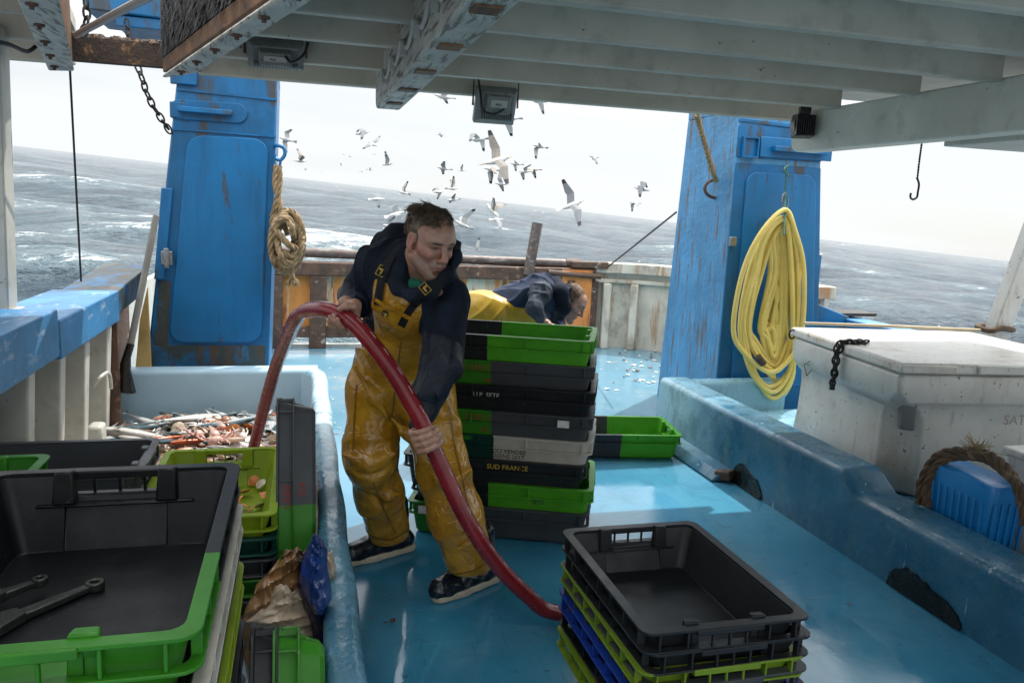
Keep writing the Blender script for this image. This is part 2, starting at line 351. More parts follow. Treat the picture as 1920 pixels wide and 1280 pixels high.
rp(MB().box(3.02, 4.6, -.8, 3.35, 2.0, 2.06), 'side_plank', m_white, bevel=.006)
# skew girders either side of the slot
def skew(a0, a1, b0, b1, z0, z1, mat, name):   # bottom quad a0,a1 (aft) b0,b1 (fore)
    q = [a0, a1, b1, b0]; return rp(MB().hexa([(*p, z0) for p in q]+[(*p, z1) for p in q]), name, mat, bevel=.01)
def ext(a, b, k): return (a[0]+(b[0]-a[0])*k, a[1]+(b[1]-a[1])*k)
a0, a1, b0, b1 = (-1.069, 4.025), (-.955, 3.98), ext((-1.069, 4.025), (-.754, 2.576), 1.9), ext((-.955, 3.98), (-.635, 2.522), 1.9)
skew(a0, a1, b0, b1, 2.12, 2.135, m_worn, 'girder_sole'); skew((a0[0]+.004, a0[1]-.004), (a1[0]-.004, a1[1]-.004), b0, b1, 2.135, 2.50, m_brown, 'girder')
a2, a3, b2, b3 = (-.605, 4.002), (-.43, 3.75), ext((-.605, 4.002), (-.056, 2.259), 1.7), ext((-.43, 3.75), (.033, 2.219), 1.7)
skew(a2, a3, b2, b3, 2.12, 2.14, m_worn, 'girder_sole'); skew((a2[0]+.004, a2[1]-.006), (a3[0]-.003, a3[1]-.003), b2, b3, 2.14, 2.21, m_brown, 'girder')
# tarred upper part of the girder with shaggy flakes
b = MB(); d = (Vector((*b2, 0))-Vector((*a2, 0))).normalized(); nn = Vector((d.y, -d.x, 0))
if nn.x > 0: nn = -nn
b.hexa([(a2[0], a2[1], 2.21), (a3[0], a3[1], 2.21), (b3[0], b3[1], 2.21), (b2[0], b2[1], 2.21), (a2[0], a2[1], 2.62), (a3[0], a3[1], 2.62), (b3[0], b3[1], 2.62), (b2[0], b2[1], 2.62)])
for k in range(900):
    s = random.uniform(.02, 1.6); z = random.uniform(2.22, 2.6); p = Vector((a2[0], a2[1], z))+d*s+nn*.002
    l = random.uniform(.02, .06); w = random.uniform(.004, .012)
    q = p+nn*random.uniform(.006, .022)+Vector((0, 0, -l)); sd = d*w
    b.add([p-sd, p+sd, q+sd*.4, q-sd*.4], [(0, 1, 2, 3)])
rp(b, 'tarred_facing', m_tar)
for base, dirv, n_ in ((Vector((-1.01, 3.9, 2.119)), Vector((.32, -1.45, 0)).normalized(), 5), (Vector((-.5, 3.75, 2.119)), Vector((.5, -1.6, 0)).normalized(), 6)):
    for k in range(n_):
        p = base+dirv*(.05+k*.32); b = MB(); b.tube([p+Vector((0, 0, .004)), p+Vector((0, 0, -.006))], .017, 6); b.tube([p+Vector((0, 0, -.006)), p+Vector((0, 0, -.016))], .007, 6)
        rp(b, 'bolt', m_rustdark)
b = MB(); b.bar((-1.15, 4.5, 2.29), (-.5, 4.5, 2.29), .07, .11)
for k in range(120):
    x = random.uniform(-1.1, -.55); b.tube([(x, 4.5+random.uniform(-.03, .03), 2.33), (x+random.uniform(-.01, .01), 4.5, 2.345+random.uniform(0, .02))], random.uniform(.008, .02), 5)
rp(b, 'slot_crossbar', M('crusted_timber', (.05, .03, .02), .8, .4, 12, [(20, (.2, .1, .04), .58, .66)], .9, 60, .01))
# conduit along the centre girder, cables
b = MB(); pts = []
for k in range(26):
    y = 3.95-k*.09; pts.append((.362-abs(sin(k*.8))*.006, y, 2.185+.028*sin(k*1.55)))
b.tube(spline(pts, 4), .008, 6)
for k in range(2, 26, 4): b.bar((.345, 3.95-k*.09, 2.17), (.366, 3.95-k*.09, 2.17), .02, .05)
rp(b, 'conduit', m_conduit)
rp(MB().tube(spline([at(810, 140, 4.3), at(835, 128, 4.36), at(850, 118, 4.4), at(868, 108, 4.42)], 6), .008, 6), 'cable', m_cable)
rp(MB().tube(spline([at(1528, 213, 4.5), at(1560, 205, 4.45), at(1600, 207, 4.4), at(1640, 214, 4.38), at(1680, 208, 4.3)], 6), .007, 6), 'cable', m_cable)
rp(MB().tube(spline([at(-10, 78, 3.2), at(20, 85, 3.3), at(50, 97, 3.45), at(66, 88, 3.5)], 6), .008, 6), 'cable', m_cable)
rp(MB().tube(spline([(-.97, 3.95, 2.2), (-.93, 3.6, 2.17), (-.86, 3.3, 2.16), (-.8, 3., 2.18)], 6), .006, 6), 'cable', m_cable)

# floodlights hung from the roof
def floodlight(label, loc, w, hgt, tilt, mat, fins=True, rz=0, cab=None):
    t = thing('floodlight', label, 'floodlight', loc, rz, 'floodlights under the shelter roof')
    R = Matrix.Rotation(tilt, 4, 'X')
    b = MB(); d = .045
    b.loft([[(-w/2, d, -hgt/2), (w/2, d, -hgt/2), (w/2, d, hgt/2), (-w/2, d, hgt/2)], [(-w/2, 0, -hgt/2), (w/2, 0, -hgt/2), (w/2, 0, hgt/2), (-w/2, 0, hgt/2)], [(-w*.4, -.03, -hgt*.32), (w*.4, -.03, -hgt*.32), (w*.4, -.03, hgt*.42), (-w*.4, -.03, hgt*.42)]])
    h = b.build('lamp_housing', mat, t, bevel=.006); h.data.transform(R)
    b = MB(); b.box(-w*.29, w*.29, -.075, -.03, -hgt*.1, hgt*.4); g_ = b.build('gear_box', mat, t, bevel=.008); g_.data.transform(R)
    b = MB()
    for k in range(15): x = -w*.38+k*w*.76/14; b.box(x-.0025, x+.0025, -.05, -.03, -hgt*.3, -hgt*.12)
    f = b.build('cooling_fin', mat, t); f.data.transform(R)
    b = MB(); b.box(-w*.2, w*.2, -.0775, -.0752, hgt*.1, hgt*.3); pl = b.build('rating_plate', m_conduit, t); pl.data.transform(R)
    txt = lettering('IP65', hgt*.10, m_cable, t); txt.data.transform(R @ Matrix.Translation((-w*.09, -.0785, hgt*.15)) @ Matrix.Rotation(pi/2, 4, 'X'))
    b = MB(); e = w/2+.012
    b.tube([(-e, .01, 0), (-e, .0, hgt*.72), (e, .0, hgt*.72), (e, .01, 0)], .006, 4); b.build('bracket', m_rustdark, t)
    if cab: MB().tube(spline(cab, 6), .006, 6).build('cable', m_cable, t)
    return t
def lettering(text, size, mat, parent, depth=.0006):
    cu = bpy.data.curves.new('lettering', 'FONT'); cu.body = text; cu.size = size; cu.extrude = depth; cu.resolution_u = 2
    ob = bpy.data.objects.new('lettering', cu); COL.objects.link(ob)
    dg = bpy.context.evaluated_depsgraph_get(); me = bpy.data.meshes.new_from_object(ob.evaluated_get(dg))
    COL.objects.unlink(ob); bpy.data.objects.remove(ob); bpy.data.curves.remove(cu)
    me.name = 'lettering'; me.materials.clear(); me.materials.append(mat)
    o = bpy.data.objects.new('lettering', me); link(o, parent); return o
floodlight('grey floodlight hanging below the roof edge against the sky, cable looped down its left side', (1.038, 4.47, 2.165), .23, .20, radians(25), m_grey, cab=[(-.115, -.04, .16), (-.10, -.06, .05), (-.09, -.085, -.03), (-.03, -.09, -.05), (.03, -.085, -.02)])
floodlight('grey floodlight tucked up under the roof between the skew girder and the edge board', tuple(at(517, 104, 3.88)), .24, .13, radians(40), m_grey, cab=[(.04, -.08, -.01), (.07, -.1, -.04), (.12, -.08, .0), (.14, -.03, .06)])
t = thing('work_lamp', 'small black finned work lamp on the rounded end of the right roof girder', 'floodlight', at(1507, 234, 4.2), radians(-20))
b = MB(); b.loft([[(-.055+.02*s, .05, -.075), (.055, .05, -.075), (.07, .05, 0), (.055, .05, .06), (-.055, .05, .06), (-.07, .05, 0)] for s in (0,)]+[[(-.05, -.03, -.065), (.05, -.03, -.065), (.06, -.03, 0), (.05, -.03, .055), (-.05, -.03, .055), (-.06, -.03, 0)]]); b.build('lamp_housing', m_black, t, bevel=.005)
b = MB()
for k in range(9): a = -.05+k*.0125; b.box(a-.002, a+.002, -.055, -.03, -.06, .05)
b.build('cooling_fin', m_black, t); MB().box(-.03, .03, -.02, .03, .06, .10).build('bracket', m_black, t)

# slot: blue box, pipe, chains seen through the open slot
t = thing('blue_steel_box', 'blue painted steel box above the open slot in the roof', 'steel box', (-1.0, 5.7, 2.64))
b = MB(); b.hexa([(-.27, -.12, .05), (.6, -.12, .02), (.6, .5, .02), (-.27, .5, .05), (-.36, -.12, .6), (.6, -.12, .6), (.6, .5, .6), (-.36, .5, .6)]); b.build('casing', m_blue, t, bevel=.01)
MB().box(-.1, .55, -.10, .3, -.03, .035).build('bottom_flange', m_blue, t, bevel=.006)
tag(MB().tube([at(143, 66, 3.9), at(200, 35, 3.3), at(290, -12, 2.6)], .014, 10).build('grey_pipe', M('grey_pipe', (.3, .3, .31), .4, .1)), 'thin grey pipe running up across the open slot in the roof', 'pipe')
b = chain_mesh(MB(), spline([at(236, 38, 5.55), at(244, 85, 5.45), at(262, 135, 5.4), at(282, 190, 5.55), at(316, 243, 5.72)], 8), .085, .006, .018)
tag(b.build('chain', m_iron), 'long chain hanging slack from the blue box to the left blue post', 'chain')
b = chain_mesh(MB(), [at(160, -5, 4.2), at(164, 30, 4.2), at(156, 66, 4.2)], .06, .006, .016)
tag(b.build('chain', m_iron), 'short chain hanging beside the left skew girder', 'chain')
tag(MB().tube([at(131, 128, 4.02), at(140, 300, 4.3), at(152, 527, 4.6)], .0055, 6).build('wire_cable', m_iron), 'thin dark wire cable running down from the left girder to the rail', 'cable')
# hook
t = thing('hanging_hook', 'dark S hook hanging on twisted cord below the right girder', 'hook', at(1728, 272, 3.9))
o0 = at(1728, 272, 3.9)
b = MB(); rope_mesh(b, resample(spline([Vector((0, 0, .02)), at(1724, 300, 3.9)-o0, at(1720, 335, 3.9)-o0], 6), .006), .006, 2, .03); b.build('cord', m_cable, t)
b = MB(); p = [at(x, y, 3.9)-o0 for x, y in ((1719, 333), (1723, 345), (1721, 360), (1719, 370), (1712, 374), (1707, 370), (1708, 362))]; b.tube(spline(p, 5), .006, 6)
b.build('hook', m_iron, t)
# ------------------------------------------------------------------ blue gallows posts
def post(label, near_bot, near_top, y0, y1, zt, mat_face, mat_side, flip):
    """near_bot/near_top = (x0, x1) of the forward face at deck and at zt"""
    t = thing('gallows_post', label, 'post', ((near_bot[0]+near_bot[1])/2, y0, 0), 0, 'blue gallows posts')
    cx = t.location.x
    x0, x1 = near_bot[0]-cx, near_bot[1]-cx; X0, X1 = near_top[0]-cx, near_top[1]-cx; D = y1-y0
    def fx(s, z): k = z/zt; return (x0+(X0-x0)*k)*(1-s)+(x1+(X1-x1)*k)*s
    b = MB(); b.hexa([(x0, 0, 0), (x1, 0, 0), (x1, D, 0), (x0, D, 0), (X0, .0, zt), (X1, .0, zt), (X1, D*.8, zt), (X0, D*.8, zt)])
    b.add([(X0, 0, zt), (X1, 0, zt), (X1, D*.8, zt), (X0, D*.8, zt), (X0, .25, zt+1.2), (X1, .25, zt+1.2), (X1, D*.8, zt+1.2), (X0, D*.8, zt+1.2)], [(4, 5, 6, 7), (0, 1, 5, 4), (1, 2, 6, 5), (2, 3, 7, 6), (3, 0, 4, 7)])
    b.build('column', mat_side, t, bevel=.012)
    # door panel
    def panel(s0, s1, z0, z1, r, dy, name, mat, n=6):
        pts = []
        for (cs, cz, a0) in ((s1, z1, 0), (s0, z1, 90), (s0, z0, 180), (s1, z0, 270)):
            sx = 1 if cs == s1 else -1; sz = 1 if cz == z1 else -1
            for k in range(n+1):
                a = radians(a0+90*k/n); z = cz-sz*r+sin(a)*r; pts.append((fx(cs, z)-sx*r+cos(a)*r, -dy, z))
        return MB().prism(pts, (0, dy+.002, 0)).build(name, mat, t, bevel=.006)
    return t, fx, panel
m_panel = M('panel_blue_paint', (.004, .145, .36), .36, .12, 2.5, [(4, (.006, .095, .23), .48, .68, (2, 2, .25), .7), (7, (.06, .055, .045), .60, .68, (1.6, 1.6, .3), .85), (45, (.4, .45, .5), .745, .76), (25, RUST, .71, .74)], .2, 30, .006)
t, fx, panel = post('left blue steel post with closed door panel, grab rail and rust stains at its foot', (-1.08, -.245), (-.775, -.155), 5.75, 6.5, 2.4, m_blue, m_blue, 1)
d = panel(.16, .93, .62, 2.0, .10, .018, 'door_panel', m_panel)
b = MB(); b.bar((fx(.02, 2.28), -.006, 2.28), (fx(1, 2.28), -.006, 2.26), .012, .014); b.bar((fx(.02, 2.03), -.006, 2.03), (fx(1, 2.03), -.006, 2.02), .012, .012); b.build('weld_seam', m_blue, t)
b = MB(); 
pts = []
for (cx_, a0) in ((.22, -90), (-.13, 90)):
    for k in range(9): a = radians(a0+180*k/8); pts.append((cx_+cos(a)*.065+.03, -.016, 2.155+sin(a)*.065))
b.prism(pts, (0, .02, 0)); b.build('backing_plate', m_blue, t, bevel=.006)
MB().bar((-.11, -.045, 2.155), (.22, -.045, 2.150), .06, .035).build('grab_rail', m_blue, t, bevel=.006)
b = MB(); b.box(fx(0, 2.3)-.03, fx(0, 2.3)+.13, -.03, 0, 2.31, 2.40); b.box(fx(0, 2.15)-.02, fx(0, 2.15)+.07, -.02, .3, 2.10, 2.2); b.build('lug', m_blue, t, bevel=.006)
b = MB(); b.hexa([(fx(0, 1.05)-.005, -.03, 1.05), (fx(0, 1.05)+.06, -.03, 1.05), (fx(0, 1.05)+.06, 0, 1.05), (fx(0, 1.05)-.005, 0, 1.05), (fx(0, 1.65)-.02, -.03, 1.65), (fx(0, 1.65)+.05, -.03, 1.65), (fx(0, 1.65)+.05, 0, 1.65), (fx(0, 1.65)-.02, 0, 1.65)]); b.build('side_flange', m_panel, t, bevel=.006)
b = MB(); b.box(fx(0, 1.2)+.03, fx(0, 1.2)+.10, -.07, -.028, 1.15, 1.24); b.box(fx(0, 1.2)+.05, fx(0, 1.2)+.08, -.085, -.06, 1.13, 1.26); b.build('latch', m_steel, t, bevel=.004)
m_rustpatch = M('rust_streaked_blue', (.02, .14, .30), .5, .3, 4, [(5, (.05, .06, .05), .42, .55, (1, 1, .6), .95), (9, (.10, .06, .035), .5, .62, (1.5, 1.5, .35)), (25, (.3, .28, .24), .70, .74)], .5, 35, .006)
panel(.02, .97, .03, .60, .015, .004, 'foot_plate', m_rustpatch)
b = MB(); b.hexa([(fx(0, .9)+.004, -.004, .6), (fx(.155, .62), -.004, .6), (fx(.155, .62), .001, .6), (fx(0, .9)+.004, .001, .6), (fx(.03, 1.04), -.004, 1.04), (fx(.13, 1.04), -.004, 1.04), (fx(.13, 1.04), .001, 1.04), (fx(.03, 1.04), .001, 1.04)]); b.build('corner_plate', m_rustpatch, t)

t, fx, panel = post('right blue steel post with weathered side painted as sky-lit, bearing a coiled yellow hose', (3.13, 4.08), (3.13, 3.83), 5.51, 6.55, 2.4, m_blue, m_blue2, -1)
panel(.005, .995, .02, 2.02, .01, .004, 'front_plate', m_blue)
panel(.13, .93, .30, 1.96, .09, .02, 'door_panel', m_panel)
MB().bar((fx(0, 2.33), -.006, 2.33), (fx(1, 2.33), -.006, 2.30), .02, .02).build('weld_seam', m_blue, t)
panel(.0, 1, 2.06, 2.3, .02, .01, 'head_plate', m_blue)
b = MB(); b.box(-.29, .33, -.03, -.012, 2.07, 2.22); b.build('backing_plate', m_blue, t, bevel=.006)
MB().bar((-.20, -.06, 2.135), (.25, -.06, 2.13), .06, .04).build('grab_rail', m_blue, t, bevel=.006)
b = MB(); b.box(-.44, -.31, -.02, -.012, 2.06, 2.21); 
for (u0, u1, v0, v1) in ((-.44, -.43, 2.06, 2.21), (-.32, -.31, 2.06, 2.21), (-.43, -.32, 2.2, 2.21), (-.43, -.32, 2.06, 2.07)): b.box(u0, u1, -.045, -.021, v0, v1)
b.build('socket', m_blue, t)
b = MB(); b.box(fx(0, 1.42)+.0, fx(0, 1.42)+.05, -.04, -.006, 1.40, 1.47); b.build('latch', m_steel, t, bevel=.004)
b = MB(); p = Vector((-.475-.0, .25, 1.83)); e = []
for k in range(13): a = pi*k/12; e.append((-.475-.10*sin(a)-.0, .25, 1.83-.07*cos(a)))
b.tube(e, .013, 8); b.build('eye_bolt', m_rustdark, t)
b = MB(); b.hexa([(fx(1, 2.2), .02, 2.08), (fx(1, 2.2)+.05, .02, 2.08), (fx(1, 2.2)+.05, .4, 2.08), (fx(1, 2.2), .4, 2.08), (fx(1, 2.2), .02, 2.2), (fx(1, 2.2)+.04, .02, 2.2), (fx(1, 2.2)+.04, .4, 2.2), (fx(1, 2.2), .4, 2.2)]); b.box(fx(1, .9)-.02, fx(1, .9)+.05, .1, .3, .8, 1.35); b.build('side_flange', m_blue, t, bevel=.01)
PR = t
b = MB(); rope_mesh(b, resample(spline([at(1305, 214, 5.2), at(1320, 265, 5.45), at(1336, 320, 5.62), at(1342, 340, 5.7)], 10), .012), .021, 3)
tag(b.build('hanging_rope', m_rope), 'brown rope stretched from the roof edge to the eye bolt on the right blue post', 'rope')

# stern wire to the right post
tag(MB().tube([at(1268, 398, 6.6), at(1140, 500, 8.7)], .009, 6).build('wire_stay', m_iron), 'taut dark wire running from the right blue post down to the stern rail', 'cable')

# coiled rope on the left post
t = thing('coiled_rope', 'tan rope coil hanging from a hook on the left blue post', 'rope', at(524, 300, 5.8)); o0 = Vector(t.location)
b = MB(); P = lambda x, y, dy=0: at(x, y, 5.72+dy)-o0
b.tube(spline([P(508, 277, .1), P(520, 273), P(532, 278), P(534, 290), P(526, 300), P(516, 297)], 5), .012, 8); b.tube(spline([P(516, 290), P(514, 305), P(522, 318), P(526, 303)], 5), .009, 6); b.build('hook', m_blue, t)
b = MB(); rnd = random.Random(3)
rope_mesh(b, resample(spline([P(519, 310), P(516, 345), P(523, 375), P(528, 405), P(540, 440)], 10), .012), .022, 3)
rope_mesh(b, resample(spline([P(523, 312), P(524, 345), P(518, 380), P(512, 410), P(512, 440)], 10), .012), .022, 3)
for k in range(7):
    cx_, cy_ = 538+rnd.uniform(-4, 4), 450+rnd.uniform(-6, 6); rx, ry = 15+k*2.6, 38+k*3.4; tilt = rnd.uniform(-.25, .3)
    q = []
    for j in range(14):
        a = 2*pi*j/14; u, v = rx*cos(a), ry*sin(a); q.append(P(cx_+u*cos(tilt)-v*sin(tilt)*.5, cy_+v+u*sin(tilt), -.06+.05*sin(a*2+k)+k*.012-.05))
    rope_mesh(b, resample(spline(q, 8, True), .012), .021, 3)
rope_mesh(b, resample(spline([P(512, 425, -.1), P(525, 440, -.14), P(540, 458, -.15), P(556, 468, -.12), P(545, 482, -.13), P(530, 470, -.14)], 8), .012), .022, 3)
b.build('coil', m_rope, t)
b = MB(); rope_mesh(b, resample(spline([P(545, 480, -.1), P(546, 500, -.1), P(548, 522, -.1)], 8), .012), .02, 3)
for k in range(40):
    a = rnd.uniform(0, 2*pi); q = P(548+cos(a)*4, 521, -.1); b.tube([q, q+Vector((cos(a)*.03, sin(a)*.03, -.02-rnd.uniform(0, .04)))], .005, 4)
b.build('rope_end', m_rope, t)

# yellow hose coil on the right post
m_yhose = M('yellow_hose_rubber', (.76, .58, .15), .38, .08, 6, [(10, (.42, .29, .06), .62, .78, (1, 1, 1), .5)], .05, 60)
t = thing('coiled_hose', 'coiled yellow hose hanging by a green cord on the right blue post', 'hose', at(1471, 402, 5.36)); o0 = Vector(t.location)
P = lambda x, y, dy=0: at(x, y, 5.36+dy)-o0
b = MB(); rnd = random.Random(8)
for k in range(15):
    f = k/14; top = 404+10*f+rnd.uniform(0, 6); bot = 738-f*95+rnd.uniform(-22, 14); lx = 1374+f*70+rnd.uniform(-9, 9); rx = 1498-f*50+rnd.uniform(-9, 9); dy = -.10+.008*k+rnd.uniform(-.03, .03)
    if k == 0: bot = 698; lx = 1374
    q = [P(1470, top, dy), P(1470-(1470-lx)*.45, top+34, dy-.03), P(lx+22, 510, dy), P(lx+3, 610, dy), P(lx+17, bot-42, dy-.02), P((lx+rx)/2+8, bot, dy-.03), P(rx-9, bot-40, dy), P(rx+2, 600, dy+.01), P(rx+3, 500, dy), P(1470+(rx-1470)*.6, top+26, dy-.02)]
    if k % 6 == 3:   # loops that slump lower
        q[4] = P(lx+22, 700, dy); q[5] = P((lx+rx)/2+10, 742+rnd.uniform(-4, 8), dy); q[6] = P(1488, 700, dy)
    b.tube(spline([v_+Vector((rnd.gauss(0, .012), 0, rnd.gauss(0, .012))) for v_ in q], 8, True), .0185, 10, closed=True)
b.build('hose_loops', m_yhose, t)
b = MB(); b.tube(spline([P(1476, 312, .0), P(1474, 335), P(1472, 365), P(1471, 405, -.14), P(1470, 440, -.22)], 6), .008, 6); b.tube(spline([P(1478, 310, .05), P(1470, 318, -.03), P(1478, 330, 0)], 6), .008, 6); b.build('hanging_cord', M('green_cord', (.05, .16, .12), .7, .2, 30), t)
b = MB(); e = []
for k in range(16): a = 2*pi*k/16; e.append(P(1472+6*cos(a), 378+16*sin(a), -.03))
b.tube(e, .006, 6, closed=True); b.build('snap_link', m_steel, t)
b = MB(); b.tube([P(1421, 668, -.17), P(1432, 682, -.17)], .026, 10); b.build('coupling', m_rustdark, t)

# ------------------------------------------------------------------ left bulwark
t = thing('left_bulwark', 'white left bulwark with upright frames and a worn blue cap rail', 'bulwark', (-1.25, 2.5, 0)); inv = Matrix.Translation((1.25, -2.5, 0))
def bp(mb, name, mat, **k): o = mb.build(name, mat, t, **k); o.data.transform(inv); return o
bp(MB().box(-1.36, -1.31, -1, 9.05, -1.3, .86), 'side_plating', m_white)
bp(MB().box(-1.37, -1.03, -1, 3.84, .89, 1.10), 'cap_rail', m_rail, bevel=.007)
bp(MB().box(-1.375, -1.025, 3.842, 5.02, .875, 1.052), 'cap_rail', m_rail, bevel=.008)
bp(MB().hexa([(-1.32, 5.022, .9), (-1.04, 5.022, .9), (-1.02, 5.7, .95), (-1.32, 5.8, .95), (-1.36, 5.022, 1.03), (-1.04, 5.022, 1.04), (-.98, 5.74, 1.14), (-1.36, 6.3, 1.12)]), 'raised_bracket', m_rustpatch, bevel=.01)
for k, y in enumerate((1.6, 2.1, 2.6, 3.1, 3.55, 4.0, 4.45, 4.95)):
    bp(MB().hexa([(-1.312, y, 0), (-1.12, y, 0), (-1.12, y+.09, 0), (-1.312, y+.09, 0), (-1.312, y, .874), (-1.07, y, .874), (-1.07, y+.09, .874), (-1.312, y+.09, .874)]), 'frame', m_white, bevel=.01)
bp(MB().box(-1.33, -1.05, 5.06, 5.10, 0, .9), 'end_plate', m_rustdark); bp(MB().box(-1.305, -1.28, 5.101, 6.6, 0, .93), 'inner_plate', m_rustdark)
bp(MB().tube(spline([(-1.115, 4.75, .55), (-1.08, 4.75, .60), (-1.06, 4.86, .60), (-1.06, 4.9, .5)], 5), .010, 6), 'grab_loop', m_white)
bp(MB().box(-1.13, -1.05, 4.6, 4.72, .22, .36), 'bracket', m_white, bevel=.02)
# roof stanchion on the rail
t = thing('stanchion', 'white square stanchion standing on the left cap rail', 'post', (-1.285, 3.92, 1.07))
MB().hexa([(-.05, -.05, 0), (.055, -.05, 0), (.055, .07, 0), (-.05, .07, 0), (-.02, -.05, 1.2), (.085, -.05, 1.2), (.085, .07, 1.2), (-.02, .07, 1.2)]).build('post_body', m_white, t, bevel=.008)
MB().box(-.075, .078, -.08, .09, 0, .018).build('base_plate', m_white, t, bevel=.003)
# shovel and plank leaning in the corner
t = thing('shovel', 'grey handled shovel leaning against the left blue post', 'shovel', atz(240, 690, .45)); o0 = Vector(t.location)
MB().tube([at(293, 405, 5.35)-o0, at(262, 560, 5.2)-o0, at(243, 655, 5.15)-o0], .020, 10).build('handle', M('grey_handle', (.20, .19, .17), .6, .2), t)
MB().tube([at(245, 645, 5.15)-o0, at(238, 668, 5.12)-o0, at(234, 690, 5.12)-o0, at(232, 730, 5.14)-o0], [.026, .028, .04, .085], 10, flat=.6).build('blade', m_black, t)
p = [at(254, 690, 5.55), at(283, 690, 5.55), at(276, 540, 5.6), at(262, 600, 5.6)]
tag(MB().prism(p, (0, .03, 0)).build('yellow_plank', M('yellow_board', (.60, .40, .15), .6, .2, 6, [(14, (.2, .12, .06), .62, .72)]), None), 'yellowish board standing between the shovel and the left blue post', 'board')

# ------------------------------------------------------------------ stern
t = thing('stern_bulwark', 'rust streaked stern bulwark with cream panels and a worn top rail', 'bulwark', (1, 9, 0)); inv = Matrix.Translation((-1, -9, 0))
xs = [-1.35, -.32, -.02, .35, .72, 1.5, 2.3, 3.32]
bp(MB().box(-1.35, 3.32, 9.0, 9.04, .13, .94), 'plating', m_rust)
bp(MB().box(-1.35, 3.36, 8.88, 9.08, .80, .95), 'top_rail', m_rustdark, bevel=.015)
for x in (-.30, .16, 1.1, 3.3): bp(MB().hexa([(x-.09, 8.9, .0), (x+.09, 8.9, .0), (x+.09, 9.0, .0), (x-.09, 9.0, .0), (x-.07, 8.88, .80), (x+.10, 8.88, .80), (x+.10, 9.0, .80), (x-.07, 9.0, .80)]), 'frame', m_rustdark, bevel=.01)
bp(MB().box(-1.35, 3.3, 8.92, 9.0, .12, .24), 'lower_stringer', m_rustdark, bevel=.01)
bp(MB().box(-1.35, 4.2, 9.0, 9.05, -1.3, .035), 'transom', m_white)
t = thing('stern_roller', 'long rusty pipe roller lying above the stern bulwark', 'roller', (1.2, 9, 1.16)); o0 = Vector(t.location)
MB().tube([at(500, 470, 9)-o0, at(790, 483, 9)-o0, at(1085, 495, 9)-o0], .052, 14).build('roller', m_pipe, t)
MB().tube([at(1060, 494, 9)-o0, at(1088, 495.5, 9)-o0], .062, 14).build('end_collar', m_rustdark, t)
for px in (520, 800, 1078): q = at(px, 490, 9)-o0; MB().box(q.x-.03, q.x+.03, -.03, .03, -.16, q.z).build('bearing', m_rustdark, t)
tag(MB().tube([at(990, 515, 8.85), at(1008, 418, 8.85)], .062, 14).build('upright_pipe', m_pipe), 'short worn pipe standing up at an angle above the stern rail', 'pipe')
# right quarter of the stern: cream plates curving forward
t = thing('quarter_bulwark', 'cream bulwark curving forward from the stern to the right blue post', 'bulwark', (4, 8, 0)); inv = Matrix.Translation((-4, -8, 0))
path = [(3.34, 9.0), (3.75, 8.9), (4.15, 8.6), (4.45, 8.1), (4.6, 7.4), (4.68, 6.4)]
pp = [Vector((x, y, 0)) for x, y in path]; pp = spline(pp, 4)
def band(z0, z1, th, name, mat, off=0):
    rings = []
    for i, p in enumerate(pp):
        d = (pp[min(i+1, len(pp)-1)]-pp[max(i-1, 0)]).normalized(); nn = Vector((d.y, -d.x, 0)); a = p+nn*off; c = p-nn*th
        rings.append([(a.x, a.y, z0), (c.x, c.y, z0), (c.x, c.y, z1), (a.x, a.y, z1)])
    return bp(MB().loft(rings), name, mat, bevel=.01)
band(-1.3, .93, .05, 'plating', m_creamsteel); band(.90, 1.02, .12, 'cap_rail', m_creamsteel, .09); band(.78, .83, .02, 'stringer', m_creamsteel, .05)
for k in (2, 5, 9, 12, 15): 
    p = pp[k]; d = (pp[k+1]-pp[k-1]).normalized(); nn = Vector((d.y, -d.x, 0))
    bp(MB().bar(p+nn*.06, p+nn*.06+Vector((0, 0, .78)), .09, .14, up=nn), 'frame', m_creamsteel, bevel=.01)
b = MB(); b.box(3.05, 3.5, 8.86, 8.95, .955, 1.03); bp(b, 'rail_splice', m_rustdark, bevel=.01)
bp(MB().tube([(2.75, 8.84, .90), (3.4, 8.84, .86)], .03, 8), 'rail_bar', m_rustdark)
q = atz(1212, 640, .3); bp(MB().box(4.05, 4.25, 8.0, 8.2, .0, .42), 'pump_box', m_creamsteel, bevel=.03)
tag(MB().hexa([(2.93, 8.86, .12), (3.3, 8.86, .12), (3.3, 8.89, .12), (2.93, 8.89, .12), (2.93, 8.86, .93), (3.3, 8.86, .93), (3.3, 8.89, .93), (2.93, 8.89, .93)]).build('orange_plate', M('orange_board', (.55, .20, .045), .55, .2, 4, [(8, (.3, .1, .03), .55, .7, (2, 2, .3))])), 'orange rust coloured plate fixed to the stern bulwark beside the bending man', 'plate')
# right outboard bulwark, seen behind the tub
t = thing('right_bulwark', 'white right bulwark running forward behind the white tub', 'bulwark', (4.7, 2.5, 0)); inv = Matrix.Translation((-4.7, -2.5, 0))
bp(MB().box(4.72, 4.77, -1, 6.4, -1.3, .70), 'side_plating', m_white); bp(MB().box(4.62, 4.82, -1, 6.42, .70, .78), 'cap_rail', m_rail, bevel=.01)
bp(MB().hexa([(4.1, 6.0, .7), (4.7, 6.0, .7), (4.7, 6.4, .7), (4.1, 6.4, .7), (4.1, 6.0, .98), (4.65, 6.0, .80), (4.65, 6.4, .80), (4.1, 6.4, .98)]), 'bracket', m_blue, bevel=.01)
bp(MB().box(4.2, 4.95, 6.02, 6.3, .80, .825), 'rail_ledge', m_iron)

